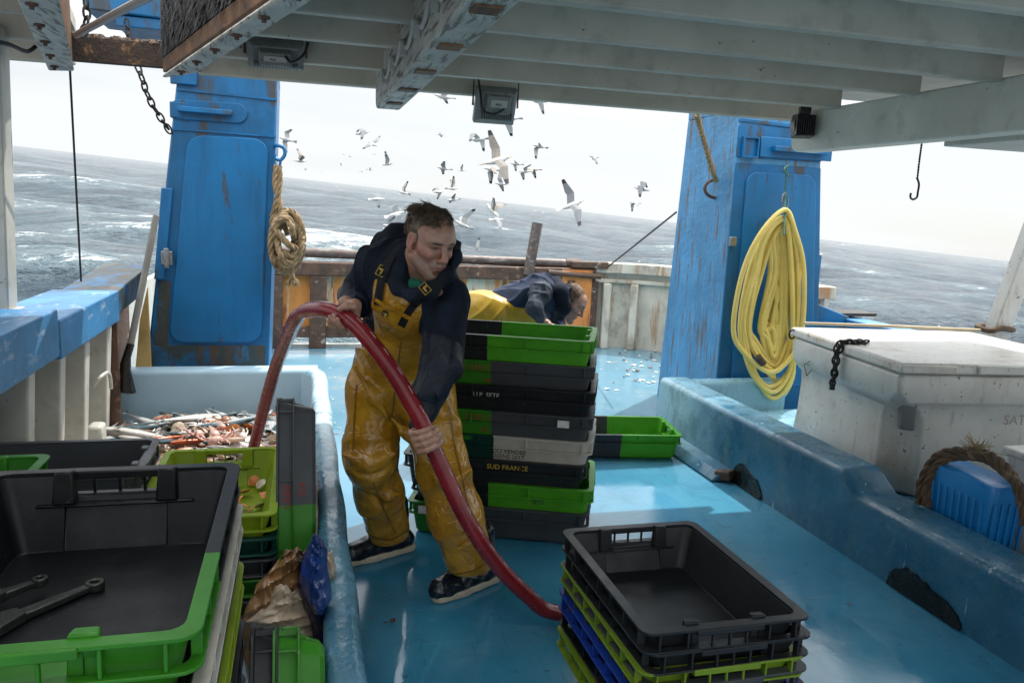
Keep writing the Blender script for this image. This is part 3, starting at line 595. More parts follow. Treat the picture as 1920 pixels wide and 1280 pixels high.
# ------------------------------------------------------------------ fish pen (left) and right coaming
t = thing('fish_pen', 'pale blue moulded pen holding the catch against the left bulwark', 'fish pen', (-.5, 3.5, 0)); inv = Matrix.Translation((.5, -3.5, 0))
def rounded_top(x0, x1, z0, z1, r=.03, n=4):
    p = [(x0, z0), (x1, z0)]
    for k in range(n+1): a = radians(90*k/n); p.append((x1-r+cos(a)*r, z1-r+sin(a)*r))
    for k in range(n+1): a = radians(90+90*k/n); p.append((x0+r+cos(a)*r, z1-r+sin(a)*r))
    return p
def m_coam():
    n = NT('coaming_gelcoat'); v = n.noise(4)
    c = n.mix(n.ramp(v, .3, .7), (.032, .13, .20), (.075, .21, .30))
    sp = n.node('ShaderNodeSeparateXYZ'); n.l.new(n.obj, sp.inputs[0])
    c = n.mix(n.ramp(n.math('ADD', sp.outputs[1], n.math('MULTIPLY', n.noise(6), .5)), -.2, .9), c, (.46, .62, .70))  # near part darker, aft part pale: shade and sunlight put into the colour
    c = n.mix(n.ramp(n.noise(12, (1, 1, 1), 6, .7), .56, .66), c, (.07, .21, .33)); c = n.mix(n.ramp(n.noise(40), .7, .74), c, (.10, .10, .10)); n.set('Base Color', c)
    n.set('Roughness', n.math('ADD', n.math('MULTIPLY', n.ramp(n.noise(9), .4, .6), .3), .16))
    n.set('Normal', n.bump(n.noise(22, (1, 1, 1), 4, .6), .5, .012)); return n.m
prof = rounded_top(.055, .155, 0, .5, .035)
rings = [[(x+(0 if z < .3 else .004*sin(y*9)), y, z) for x, z in prof] for y in np.linspace(.2, 5.33, 60)]
# rounded aft corner
rings += [[(x-.03, 5.42, z) for x, z in prof]]
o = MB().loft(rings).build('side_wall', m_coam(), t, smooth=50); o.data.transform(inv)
prof = rounded_top(5.40, 5.56, 0, .5, .035)
o = MB().loft([[(x, y, z) for y, z in prof] for x in np.linspace(-1.27, .10, 16)]).build('end_wall', m_penblue, t, smooth=50); o.data.transform(inv)
bp(MB().add([(-.01, 5.402, .02), (.056, 5.30, .02), (.056, 5.30, .47), (-.01, 5.402, .47)], [(0, 1, 2, 3)]), 'corner_fillet', m_penblue)
bp(MB().box(-1.3, .056, .2, 5.4, .004, .03), 'pen_floor', m_penblue)
bp(MB().box(-1.3, -1.06, 2.0, 4.99, .03, .07), 'ledge', m_white)

def m_rcoam():
    n = NT('blue_coaming_gelcoat'); v = n.noise(3)
    c = n.mix(n.ramp(v, .3, .7), (.018, .10, .175), (.04, .155, .25))
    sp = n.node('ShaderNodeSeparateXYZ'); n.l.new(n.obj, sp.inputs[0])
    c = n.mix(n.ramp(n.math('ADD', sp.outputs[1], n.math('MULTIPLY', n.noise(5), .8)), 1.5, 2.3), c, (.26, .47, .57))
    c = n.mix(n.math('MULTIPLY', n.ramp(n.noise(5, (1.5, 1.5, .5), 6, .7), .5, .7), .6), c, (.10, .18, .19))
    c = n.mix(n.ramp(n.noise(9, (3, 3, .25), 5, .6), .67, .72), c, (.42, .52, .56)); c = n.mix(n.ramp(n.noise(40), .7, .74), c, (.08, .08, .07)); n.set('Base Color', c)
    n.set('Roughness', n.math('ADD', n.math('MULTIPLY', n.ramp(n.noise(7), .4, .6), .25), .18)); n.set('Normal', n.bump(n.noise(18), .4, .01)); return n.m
t = thing('right_coaming', 'long blue moulded coaming with two torn black scupper holes, right side of the deck', 'coaming', (2.7, 3.2, 0)); inv = Matrix.Translation((-2.7, -3.2, 0))
m_hole_dark = M('wet_black_scupper', (.006, .006, .006), .16, .4, 12, [(20, (.03, .027, .024), .62, .72)], .5, 14, .02)
def zt(y): return .41 if y > 3.28 else (.315+.095*max(0, (y-3.16)/.12) if y > 3.16 else .315)
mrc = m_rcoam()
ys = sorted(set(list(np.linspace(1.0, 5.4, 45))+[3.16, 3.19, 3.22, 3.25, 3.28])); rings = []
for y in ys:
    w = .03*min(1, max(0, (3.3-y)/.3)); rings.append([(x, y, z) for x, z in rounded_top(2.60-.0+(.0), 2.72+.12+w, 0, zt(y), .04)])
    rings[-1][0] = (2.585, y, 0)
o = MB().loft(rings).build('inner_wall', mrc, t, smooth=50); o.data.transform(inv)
bp(MB().loft([[(x, y, z) for y, z in rounded_top(5.28, 5.42, 0, .40, .035)] for x in (2.845, 3.1, 3.6)]), 'end_wall', mrc, smooth=50)
bp(MB().box(2.845, 4.7, .5, 5.28, .004, .17), 'side_deck', mrc)
bp(MB().loft([[(2.44, y, .004), (2.60, y, .004), (2.60, y, .07), (2.50, y, .06)] for y in (4.25, 4.6, 5.2)]), 'foot_ledge', mrc, bevel=.012)
for y0, y1, hh in ((3.92, 4.25, .15), (2.44, 2.86, .125)):
    b = MB(); rnd = random.Random(int(y0*10)); n_ = 14; top = []
    for k in range(n_+1): f = k/n_; top.append((2.580, y1+(y0-y1)*f, hh*(.75+.25*sin(pi*min(1, f*1.25+.2)))*rnd.uniform(.93, 1.05)*(1-f**8*.7)*(1-(1-f)**10*.5)))
    pts = [(2.572, y0, .006)]+list(reversed(top))+[(2.572, y1, .006)]
    b.prism(pts, (.03, 0, 0))
    bp(b, 'scupper_hole_dark', m_hole_dark)  # flat black shape on the wall; black colour stands in for the hole's dark
bp(MB().bar((2.50, 4.30, .035), (2.56, 4.22, .05), .07, .06), 'broken_edge', m_rustdark, bevel=.01)

# ------------------------------------------------------------------ insulated tubs, rope, blue basket on the right side deck
t = thing('insulated_tub', 'big white insulated fish tub with closed lid and dangling chain', 'tub', (3.0, 3.42, .17), radians(-7.5))
b = MB(); Ly, Lx, Ht = 1.24, 1.3, .68
def tubring(z, ins, c): # corners chamfered low down, sharp at the rim
    return [(ins+c, ins, z), (Lx, ins, z), (Lx, Ly-ins, z), (ins+.05, Ly-ins, z), (ins, Ly-ins-.05, z), (ins, ins+c, z)]
rg = [tubring(*q) for q in ((0, .045, .15), (.03, .035, .15), (.22, .05, .15), (.40, .055, .15), (.47, .05, .12), (.53, .012, .06), (.58, .0, .02), (.66, .0, .02), (.68, .006, .02))]
b.loft(rg)
b.build('tub_body', m_tub, t, bevel=.02, seg=3, smooth=50)
# solid block for the fork pocket, the pocket's shade put into its grey
b = MB(); b.hexa([(.10, .095, .36), (.16, .055, .36), (.17, .10, .36), (.11, .14, .36), (.06, .045, .58), (.12, -.004, .58), (.14, .08, .58), (.08, .12, .58)]); b.build('fork_recess', M('shaded_recess_plastic', (.20, .20, .19), .5, .1), t, bevel=.012)
b = MB(); b.hexa([(-.01, -.015, .685), (Lx, -.015, .685), (Lx, Ly+.01, .685), (-.01, Ly+.01, .685), (.0, -.005, .742), (Lx, -.005, .742), (Lx, Ly, .742), (.0, Ly, .742)])
b.build('lid', m_tub, t, bevel=.016, seg=3)
b = MB(); b.box(-.014, .30, -.028, .0, .69, .735); b.box(.42, Lx, -.03, 0, .69, .738); b.build('lid_lip', m_tub, t, bevel=.01)
b = MB(); e = []
for k in range(12): a = 2*pi*k/12; e.append((-.012+.02*sin(a), 1.19, .70+.03*cos(a)))
b.tube(e, .007, 6, closed=True); b.build('rope_loop', m_cable, t)
o = lettering('SAT', .075, M('embossed_letters', (.30, .26, .22), .5, .1), t); o.data.transform(Matrix.Translation((.62, -.0015, .42)) @ Matrix.Rotation(pi/2, 4, 'X'))
b = MB()
pts = [(-.004, .98, .55), (-.0035, .985, .50), (-.0035, .94, .53)]
for a_, c_ in (((-.006, 1.0, .53), (-.006, .93, .57)), ((-.006, 1.0, .53), (-.006, .95, .47)), ((-.006, .95, .47), (-.006, .90, .52)), ((-.006, .965, .54), (-.006, .935, .54))): b.bar(a_, c_, .003, .004)
b.build('pen_mark', m_cable, t)
b = MB(); chain_mesh(b, [(.18, .62, .752), (.08, .60, .756), (-.02, .59, .75), (-.035, .59, .70), (-.035, .585, .60), (-.035, .585, .50)], .05, .006, .015); chain_mesh(b, [(.12, .55, .752), (.02, .57, .757), (-.03, .565, .71), (-.036, .565, .60), (-.036, .57, .53)], .05, .006, .015)
b.tube([(-.036, .582, .50), (-.036, .582, .465)], .016, 8)
tag(b.build('chain', m_iron, None), 'short black chain draped over the edge of the white tub lid', 'chain'); b_ = COL.objects['chain.002']; b_.location = t.location; b_.rotation_euler = t.rotation_euler
tag(MB().tube([atz(1508, 606, .925), atz(1660, 611, .925), atz(1838, 619, .925)], .011, 8).build('cane', M('pale_cane', (.50, .40, .26), .6, .15)), 'long pale cane lying along the back edge of the white tub lid', 'cane')
t = thing('leaning_stanchion', 'white leaning stanchion rising behind the white tub at the right edge', 'post', (4.66, 4.45, .79))
b = MB(); b.hexa([(-.10, -.03, 0), (.02, -.06, 0), (.06, .08, 0), (-.08, .08, 0), (.34, -.03, 1.6), (.44, -.06, 1.6), (.48, .08, 1.6), (.36, .08, 1.6)]); b.build('post_body', m_tub, t, bevel=.01)
b = MB(); b.tube(spline([(-.13, -.06, .14), (-.06, -.08, .16), (.04, -.08, .15), (.07, .02, .14), (.0, .1, .15), (-.12, .06, .15)], 4, True), .02, 6, closed=True); b.build('rope_lashing', m_darkrope, t)
t = thing('white_bin', 'white plastic bin at the right edge beside the blue basket', 'bin', (3.12, 2.05, .17))
MB().hexa([(0, 0, 0), (.9, 0, 0), (.9, .76, 0), (0, .76, 0), (-.02, -.02, .47), (.92, -.02, .47), (.92, .78, .47), (-.02, .78, .47)]).build('bin_body', m_tub, t, bevel=.02, seg=3)
MB().box(-.03, .93, -.03, .79, .44, .475).build('rim', m_tub, t, bevel=.008)
m_bblue = M('bright_blue_plastic', (.01, .20, .52), .32, .1, 6, [(30, (.1, .2, .3), .66, .74)], .05)
t = thing('blue_basket', 'bright blue ribbed plastic basket under the brown rope', 'basket', (2.98, 2.86, .17), radians(0))
b = MB(); rg = []
def rr(w, l, z, r=.05, n=5):
    p = []
    for sx, sy, a0 in ((1, 1, 0), (-1, 1, 90), (-1, -1, 180), (1, -1, 270)):
        for k in range(n+1): a = radians(a0+90*k/n); p.append((sx*(w/2-r)+cos(a)*r, sy*(l/2-r)+sin(a)*r, z))
    return p
rg = [rr(.16, .33, 0), rr(.20, .38, .08), rr(.215, .41, .30), rr(.20, .40, .345), rr(.16, .36, .352)]
b.loft(rg); b.build('basket_body', m_bblue, t, smooth=50)
b = MB()
for k in range(9): y = -.16+k*.04; b.bar((-.1035, y, .05), (-.1085, y, .27), .012, .012, up=(1, 0, 0))
for k in range(5): x = -.08+k*.04; b.bar((x, -.195, .05), (x, -.207, .27), .012, .012, up=(0, 1, 0))
b.build('rib', m_bblue, t, bevel=.003)
t = thing('draped_rope', 'thick brown frayed rope draped over the blue basket', 'rope', (2.95, 2.9, .52)); o0 = Vector(t.location)
b = MB()
for sh in (0, 1):
    Pq = [atx(1724+sh*14, 962, 2.86), atx(1728+sh*12, 905, 2.86), atx(1755+sh*10, 858+sh*8, 2.9), atx(1800, 845+sh*10, 2.95), atx(1850, 852+sh*8, 2.95), atx(1890, 880+sh*10, 2.93), atx(1912+sh*8, 925, 2.9), atx(1925+sh*4, 985, 2.88)]
    rope_mesh(b, resample(spline([p-o0 for p in Pq], 10), .008), .022, 3)
b.build('rope_strands', m_darkrope, t)
b = MB(); q = atx(1835, 848, 2.94)-o0; rnd = random.Random(2)
for k in range(130):
    v = Vector((rnd.gauss(0, .02), rnd.gauss(0, .04), abs(rnd.gauss(.03, .02)))); s0 = q+Vector((rnd.gauss(0, .01), rnd.gauss(0, .025), 0)); b.tube([s0, s0+v*.6, s0+v+Vector((0, rnd.gauss(0, .01), -.004))], .0016, 4)
b.build('frayed_end', m_rope, t)
# ------------------------------------------------------------------ fish crates
CC = {'grey': (.058, .062, .068), 'dgrey': (.018, .020, .023), 'black': (.010, .011, .013), 'green': (.10, .44, .022), 'dgreen': (.006, .055, .042),
      'olive': (.17, .26, .018), 'char': (.006, .007, .009), 'lime': (.30, .42, .02), 'white': (.62, .58, .51), 'blue': (.012, .045, .30), 'mgreen': (.035, .20, .012), 'teal': (.02, .12, .10)}
_cm = {}
def crate_mat(a, b, split, L):
    key = (a, b, split, L)
    if key in _cm: return _cm[key]
    n = NT('crate_plastic_%s_%s' % (a, b)); n.coords()
    sp = n.node('ShaderNodeSeparateXYZ'); n.l.new(n.obj, sp.inputs[0])
    f = n.math('GREATER_THAN', sp.outputs[0], (split-.5)*L); c = n.mix(f, CC[a], CC[b])
    c = n.mix(n.ramp(n.noise(7), .35, .75), c, (.78, .78, .76), 'MULTIPLY')
    dk = a in ('char', 'dgrey', 'black', 'grey') or b in ('char', 'dgrey', 'black', 'grey'); c = n.mix(n.math('MULTIPLY', n.ramp(n.noise(9, (1, 1, 1), 7, .75), .55, .75), .28), c, (.055, .05, .045) if dk else (.13, .12, .10))
    c = n.mix(n.math('MULTIPLY', n.ramp(n.noise(55, (1, 1, .5), 4, .7), .66, .73), .25 if dk else .6), c, (.30, .30, .28)); n.set('Base Color', c)
    n.set('Roughness', n.math('ADD', n.math('MULTIPLY', n.noise(14), .34), .24)); n.set('Specular IOR Level', .32); n.set('Normal', n.bump(n.noise(48), .16, .003))
    tr = n.node('ShaderNodeBsdfTranslucent'); n.l.new(c, tr.inputs[0]); ms = n.node('ShaderNodeMixShader'); ms.inputs[0].default_value = .22 if ('green' in (a, b) or 'lime' in (a, b) or 'white' in (a, b)) else .04
    out = n.n['Material Output']; n.l.new(n.b.outputs[0], ms.inputs[1]); n.l.new(tr.outputs[0], ms.inputs[2]); n.l.new(ms.outputs[0], out.inputs[0])
    _cm[key] = n.m; return n.m
def rrect(l, w, r, z, n=4):
    p = []
    for sx, sy, a0 in ((1, 1, 0), (-1, 1, 90), (-1, -1, 180), (1, -1, 270)):
        for k in range(n+1): a = radians(a0+90*k/n); p.append((sx*(l/2-r)+cos(a)*r, sy*(w/2-r)+sin(a)*r, z))
    return p
_cmesh = {}
def crate_meshes(L, Wd, Hc, ribd, ribn, wribn):
    """tray, rim, handle and grip block meshes of one kind of crate"""
    key = (L, Wd, Hc, ribd, ribn, wribn)
    if key in _cmesh: return _cmesh[key]
    band = .062 if Hc < .2 else .07; hw = Wd*.20; t, tap = (.008, .042) if ribd >= .016 else (.012, .022)
    tray = MB(); zr = Hc-.008
    # wall rings: outside bottom -> outside top -> inside top -> inside bottom
    lo, wo = L-2*ribd-.006, Wd-2*ribd-.006
    def ring(l, w, r, z, notch=None):
        p = []
        for (sx, sy, a0) in ((1, 1, 0), (-1, 1, 90), (-1, -1, 180), (1, -1, 270)):
            for k in range(5): a = radians(a0+90*k/4); p.append((sx*(l/2-r)+cos(a)*r, sy*(w/2-r)+sin(a)*r, z))
            if (sx, sy) == (-1, 1):
                for y, low in ((hw, 0), (hw, 1), (-hw, 1), (-hw, 0)): p.append((-l/2, y, notch if (low and notch) else z))
            if (sx, sy) == (1, -1):
                for y, low in ((-hw, 0), (-hw, 1), (hw, 1), (hw, 0)): p.append((l/2, y, notch if (low and notch) else z))
        return p
    nz_ = Hc-.058
    tray.loft([ring(lo-2*tap-.03, wo-2*tap-.03, .03, .0), ring(lo-2*tap, wo-2*tap, .035, .012), ring(lo, wo, .035, zr, nz_), ring(lo-2*t, wo-2*t, .028, zr, nz_), ring(lo-2*t-2*tap, wo-2*t-2*tap, .025, .016)])
    rim = MB()
    def flange(z, th, out, inn):
        a = rrect(L+out, Wd+out, .035, z); b_ = rrect(L+out, Wd+out, .035, z+th); c = rrect(inn[0], inn[1], .028, z+th); d = rrect(inn[0], inn[1], .028, z)
        rim.loft([d, a, b_, c, d], cap0=False, cap1=False)
    flange(Hc-.008, .008, 0, (lo-2*t, wo-2*t)); flange(Hc-band, .006, 0, (lo-.004, wo-.004))
    for s in (-1, 1):
        for k in range(ribn):
            x = -L/2+.05+k*(L-.1)/(ribn-1); y0, y1 = s*(wo/2-.002), s*(Wd/2-.0035); rim.box(x-.003, x+.003, min(y0, y1), max(y0, y1), Hc-band+.006, Hc-.008)
        for k in range(wribn):
            y = -Wd/2+.05+k*(Wd-.1)/(wribn-1)
            if abs(y) < hw-.01: continue
            x0, x1 = s*(lo/2-.002), s*(L/2-.0035); rim.box(min(x0, x1), max(x0, x1), y-.003, y+.003, Hc-band+.006, Hc-.008)
    hs = []; gs = []
    for s in (-1, 1):
        h = MB(); x0, x1 = s*(lo/2-t*1.4), s*(L/2+.004); h.box(min(x0, x1), max(x0, x1), -hw+.001, hw-.001, Hc-.019, Hc-.0005)
        for k in range(3): y = -hw*.5+k*hw*.5; xx = s*(L/2-.004); h.box(xx-.006, xx+.006, y-.003, y+.003, Hc-band+.004, Hc-.019)
        hs.append(h)
        g = MB()
        for q in (-1, 1):
            y = q*hw; xa = s*(lo/2-t+.002); xb = s*(lo/2-t-.036)
            g.hexa([(xa, y-.026, nz_-.012), (xb+s*.006, y-.024, nz_-.012), (xb+s*.006, y+.024, nz_-.012), (xa, y+.026, nz_-.012), (xa, y-.022, Hc+.006), (xb+s*.014, y-.018, Hc+.006), (xb+s*.014, y+.018, Hc+.006), (xa, y+.022, Hc+.006)])
        g.box(min(s*(lo/2-t+.002), s*(lo/2-t-.026)), max(s*(lo/2-t+.002), s*(lo/2-t-.026)), -hw*1.55, hw*1.55, nz_-.020, nz_-.012)
        gs.append(g)
    _cmesh[key] = (tray, rim, hs, gs); return _cmesh[key]
m_red = M('red_stencil', (.28, .02, .015), .6, .2, 30); m_yel = M('yellow_stencil', (.62, .42, .05), .6, .2, 30); m_wht = M('white_stencil', (.5, .5, .5), .6, .2, 30); m_ink = M('black_stencil', (.02, .02, .02), .6, .2, 30)
m_stick = M('paper_sticker', (.62, .62, .58), .6, .15, 40)
_ck = {}
def crate(label, loc, rz, a, b, split=.5, L=.80, Wd=.46, Hc=.165, ribd=.010, ribn=4, wribn=5, group=None, tilt=None, texts=(), sticker=(), side=-1, blocks=True):
    """texts: (string, size, x, z, material) on the long side `side`"""
    t = thing('fish_crate', label, 'crate', loc, 0, group)
    t.rotation_euler = tilt if tilt else (0, 0, rz)
    m = crate_mat(a, b, split, L); key = (a, b, split, L, Wd, Hc, ribd, ribn, wribn, blocks)
    if key not in _ck:
        tray, rim, hs, gs = crate_meshes(L, Wd, Hc, ribd, ribn, wribn)
        obs = [tray.build('tray', m, t, bevel=.0025), rim.build('rim', m, t, bevel=.0015)]+[h.build('handle', m, t, bevel=.003) for h in hs]+([g.build('grip_block', m, t, bevel=.004) for g in gs] if blocks else [])
        _ck[key] = obs
    else:
        for o in _ck[key]:
            c = o.copy(); COL.objects.link(c); c.parent = t
    for s, size, x, z, mat, *yy in texts:
        o = lettering(s, size, mat, t); y = side*(Wd/2-ribd-.003-(.022 if ribd < .016 else .042)*max(0, 1-(z+size*.35-.012)/(Hc-.02)))
        R = Matrix.Translation((x, y+side*.0015, z)) @ (Matrix.Rotation(pi/2, 4, 'X') if side < 0 else Matrix.Rotation(pi, 4, 'Z') @ Matrix.Rotation(pi/2, 4, 'X')); o.data.transform(R)
    for x, z, w, h in sticker:
        y = side*(Wd/2-.002); s = MB(); s.box(x-w/2, x+w/2, min(y, y+side*.004), max(y, y+side*.004), z-h/2, z+h/2); s.build('sticker', m_stick, t)
    return t

# --- tall stack behind the fisherman -------------------------------------------------
G1 = 'crates of the tall stack behind the fisherman'
u = Vector((1.308-.508, 3.442-3.76, 0)).normalized(); v = Vector((-u.y, u.x, 0)); rz = atan2(u.y, u.x)
L0, W0, H0 = .90, .50, .172
corner = Vector((1.318, 3.435, 0)); cen = corner-u*(L0/2-.01)+v*(W0/2-.01)
rows = [  # bottom to top: a(left end) b(right end) split
 ('mgreen', 'grey', .42, 'bottom crate of the tall stack behind the fisherman, green left end and grey right end', [], [(-.36, .135, .06, .04)]),
 ('dgrey', 'green', .43, 'second crate from the bottom of the tall stack, black left and bright green right', [('SETE', .03, .15, .08, m_ink)], [(-.37, .14, .06, .04)]),
 ('dgrey', 'dgrey', .43, 'dark grey crate with yellow lettering, third from the bottom of the tall stack', [('OCEAN', .030, -.16, .125, m_ink), ('SUD FRANCE', .034, -.035, .125, m_yel)], []),
 ('dgreen', 'white', .47, 'dark green and white crate with black stencilled letters halfway up the tall stack', [('CCI VENDEE', .030, -.035, .083, m_ink), ('DEENS 2017', .030, -.035, .056, m_ink)], []),
 ('mgreen', 'grey', .46, 'green and grey crate with a white sticker, resting on the white and dark green crate', [('CRIEE C', .036, -.17, .122, m_red), ('48', .032, -.085, .062, m_red)], [(.31, .135, .055, .034)]),
 ('black', 'black', .5, 'all black crate with faint white letters in the tall stack', [('U.P. SETE', .032, -.13, .112, m_wht)], []),
 ('mgreen', 'grey', .45, 'green and grey crate marked with red letters, second from the top of the tall stack', [('CRIEE C', .036, -.17, .122, m_red), ('103', .032, -.085, .062, m_red)], []),
 ('dgrey', 'green', .44, 'topmost open crate of the tall stack, dark grey left end and bright green right end', [], [])]
pitch = [0, .122, .243, .362, .486, .610, .725, .848]; rnd = random.Random(5)
for k, (a, b, sp_, lab, tx, stk) in enumerate(rows):
    c = cen+u*(rnd.uniform(-.022, .022))+v*rnd.uniform(-.012, .012)
    crate(lab, (c.x, c.y, .002+pitch[k]), rz+rnd.uniform(-.02, .02), a, b, sp_, L0, W0, H0, .012, 4, 5, G1, texts=tx, sticker=stk, blocks=k == len(rows)-1)

# --- crates lying on deck behind the stack --------------------------------------------
G2 = 'crates lying on the deck behind the tall stack'
crate('grey and bright green crate lying alone on the blue deck right of the tall stack', (2.06, 4.98, .004), radians(-9), 'grey', 'green', .52, .86, .50, .17, .012, 4, 5, G2)
crate('dull grey and dark green crate tipped on its edge behind the tall stack', (1.72, 5.75, .14), 0, 'grey', 'teal', .5, .86, .50, .17, .012, 4, 5, G2, tilt=(radians(28), radians(10), radians(-24)))
crate('grey crate lying flat on the deck just behind the tall stack', (1.62, 5.52, .004), radians(-12), 'grey', 'grey', .5, .82, .48, .17, .012, 4, 5, G2)

# --- front right stack -----------------------------------------------------------------
G3 = 'crates of the near right stack'
p = [(.857, 2.507), (1.347, 2.479), (1.398, 1.803), (.93, 1.824)]
cx_, cy_ = sum(q[0] for q in p)/4, sum(q[1] for q in p)/4; rz = radians(-90+.8)
rows = [('olive', 'olive'), ('char', 'dgrey'), ('blue', 'blue'), ('grey', 'grey'), ('olive', 'olive'), ('dgrey', 'dgrey'), ('dgrey', 'dgrey')]
labs = ['pale lime crate lowest in view in the near right stack, under a black crate', 'black crate between the blue crate and the lowest lime crate of the near right stack', 'blue crate in the near right stack', 'grey crate between the blue crate and the lime crate of the near right stack',
        'lime green crate third from the top of the near right stack', 'dark grey crate directly under the top one of the near right stack', 'topmost empty dark grey crate of the near right stack']
hz = [0.004, .085, .145, .20, .245, .302, .362]
for k, (a, b) in enumerate(rows):
    crate(labs[k], (cx_+(.006 if k % 2 else -.004), cy_, hz[k]), rz+(.010 if k % 2 else -.008), a, b, .5, .715, .515, .16, .020, 7, 6, G3, blocks=k == 6)

# --- near left stack -------------------------------------------------------------------
G4 = 'crates of the near left stack'
WL, LL = .545, .82; xr = -.145; yb = 1.985; cx_, cy_ = xr-WL/2, yb-LL/2
cols = [('grey', 'grey'), ('white', 'white'), ('blue', 'dgrey'), ('dgrey', 'dgrey'), ('white', 'white'), ('dgrey', 'mgreen'), ('grey', 'dgrey'), ('lime', 'lime'), ('dgrey', 'dgreen'), ('white', 'white'), ('char', 'mgreen')]
labs = ['grey crate at the very bottom of the near left stack', 'dirty white crate low in the near left stack', 'dark grey and blue crate low in the near left stack', 'plain dark grey crate low in the near left stack', 'dirty white crate halfway up the near left stack', 'dark grey and green crate halfway up the near left stack',
        'grey crate above the green and dark crate of the near left stack', 'lime crate of the near left stack, fourth from the top', 'dark green and black crate of the near left stack, third from the top', 'dirty white crate directly beneath the top crate of the near left stack', 'topmost crate of the near left stack, black with green front end, holding wrenches']
n_ = len(cols); top = .978
for k, (a, b) in enumerate(cols):
    hz_ = .19 if k == n_-1 else .165; zz = .032+k*(top-.19-.032)/(n_-1)
    crate(labs[k], (cx_+(.006 if k % 2 else -.005)*(k < n_-1), cy_-.005*(k < n_-1), zz), radians(-90), a, b, .64 if k == n_-1 else .5, LL, WL, hz_, .016, 7, 6, G4, blocks=k == n_-1)
# tools in the top crate
zf = .978-.19+.018
m_tool = M('greasy_steel', (.06, .065, .06), .38, .3, 20, [(25, (.10, .05, .02), .6, .7)], .4, 120, metal=.6)
def wrench(label, p0, p1, w, z):
    p0 = Vector((*p0, z)); p1 = Vector((*p1, z)); t = thing('wrench', label, 'wrench', p0, atan2((p1-p0).y, (p1-p0).x)); l = (p1-p0).length
    b = MB(); b.loft([[(.03, -w*.5, .0), (.03, w*.5, .0), (.03, w*.5, .016), (.03, -w*.5, .016)], [(l-w*.5, -w*.36, .002), (l-w*.5, w*.36, .002), (l-w*.5, w*.36, .014), (l-w*.5, -w*.36, .014)]]); b.build('shaft', m_tool, t, bevel=.003)
    b = MB(); e0 = []; 
    ring_o = [(l+cos(2*pi*k/20)*w*.62, sin(2*pi*k/20)*w*.62) for k in range(20)]; ring_i = [(l+cos(2*pi*k/20)*w*.3, sin(2*pi*k/20)*w*.3) for k in range(20)]
    b.loft([[(x, y, .0) for x, y in ring_i], [(x, y, 0) for x, y in ring_o], [(x, y, .017) for x, y in ring_o], [(x, y, .017) for x, y in ring_i], [(x, y, .0) for x, y in ring_i]], cap0=False, cap1=False); b.build('ring_end', m_tool, t, bevel=.002)
    b = MB(); b.prism([(.035, -w*.6, 0), (-.02, -w*1.1, 0), (-.06, -w*.9, 0), (-.03, -w*.35, 0), (-.03, w*.35, 0), (-.06, w*.9, 0), (-.02, w*1.1, 0), (.035, w*.6, 0)], (0, 0, .02)); b.build('jaw', m_tool, t, bevel=.003)
q0 = atz(5, 1165, zf+.01); q1 = atz(178, 1095, zf+.01)
wrench('long greasy spanner lying diagonally in the near left top crate', (q0.x, q0.y), (q1.x, q1.y), .030, zf)
q0 = atz(-30, 1130, zf+.025); q1 = atz(75, 1092, zf+.025)
wrench('shorter dark wrench lying behind the long spanner at the left edge of the crate', (q0.x, q0.y), (q1.x, q1.y), .024, zf+.02)

# --- further left crates ----------------------------------------------------------------
crate('grey crate standing crosswise behind the near left stack, seen edge on', (-.93, 3.02, .50), 0, 'grey', 'grey', .5, .80, .46, .18, .012, 5, 5, None)
crate('grey crate hidden under the crosswise grey crate', (-.93, 3.03, .38), 0, 'dgrey', 'grey', .5, .80, .46, .17, .012, 5, 5, None)
crate('green crate at the far left edge on the stack beside the bulwark', (-1.0, 2.35, .62), radians(90), 'mgreen', 'mgreen', .5, .78, .46, .165, .016, 7, 6)
for k, (a, lab) in enumerate((('grey', 'grey crate at the foot of the far left pile'), ('white', 'dirty white crate second in the far left pile'), ('dgrey', 'dark crate third in the far left pile'), ('grey', 'grey crate fourth in the far left pile, under the green one'))):
    crate(lab, (-1.0, 2.35, .032+k*.15), radians(90), a, a, .5, .78, .46, .165, .016, 7, 6, 'crates of the far left pile')
for k in range(2): crate(('grey crate at the foot of the pile behind the near left stack', 'dark green crate second from the bottom in the pile behind the near left stack')[k], (-.93, 3.03, .032+k*.17), 0, ('grey', 'dgreen')[k], 'grey', .5, .80, .46, .17, .012, 5, 5)
G5 = 'crates of the pile with the lime crate on top'
WL, LL = .46, .77; cx_, cy_ = -.082-WL/2, 3.41-LL/2
for k, (a, b, lab) in enumerate((('dgrey', 'dgrey', 'black crate at the bottom of the pile with the lime crate on top'), ('dgrey', 'grey', 'dark crate second from the bottom in the pile with the lime crate on top'), ('grey', 'mgreen', 'crate with a green end in the pile beneath the lime crate'), ('dgrey', 'grey', 'grey crate in the pile, second beneath the lime crate'), ('dgreen', 'dgreen', 'dark green crate directly beneath the lime crate'), ('lime', 'lime', 'lime yellow crate with shells inside on the pile behind the near left stack'))):
    crate(lab, (cx_, cy_, (.032, .11, .185, .255, .33, .415)[k]), radians(-90), a, b, .72, LL, WL, .165, .016, 6, 5, G5, blocks=k == 5)
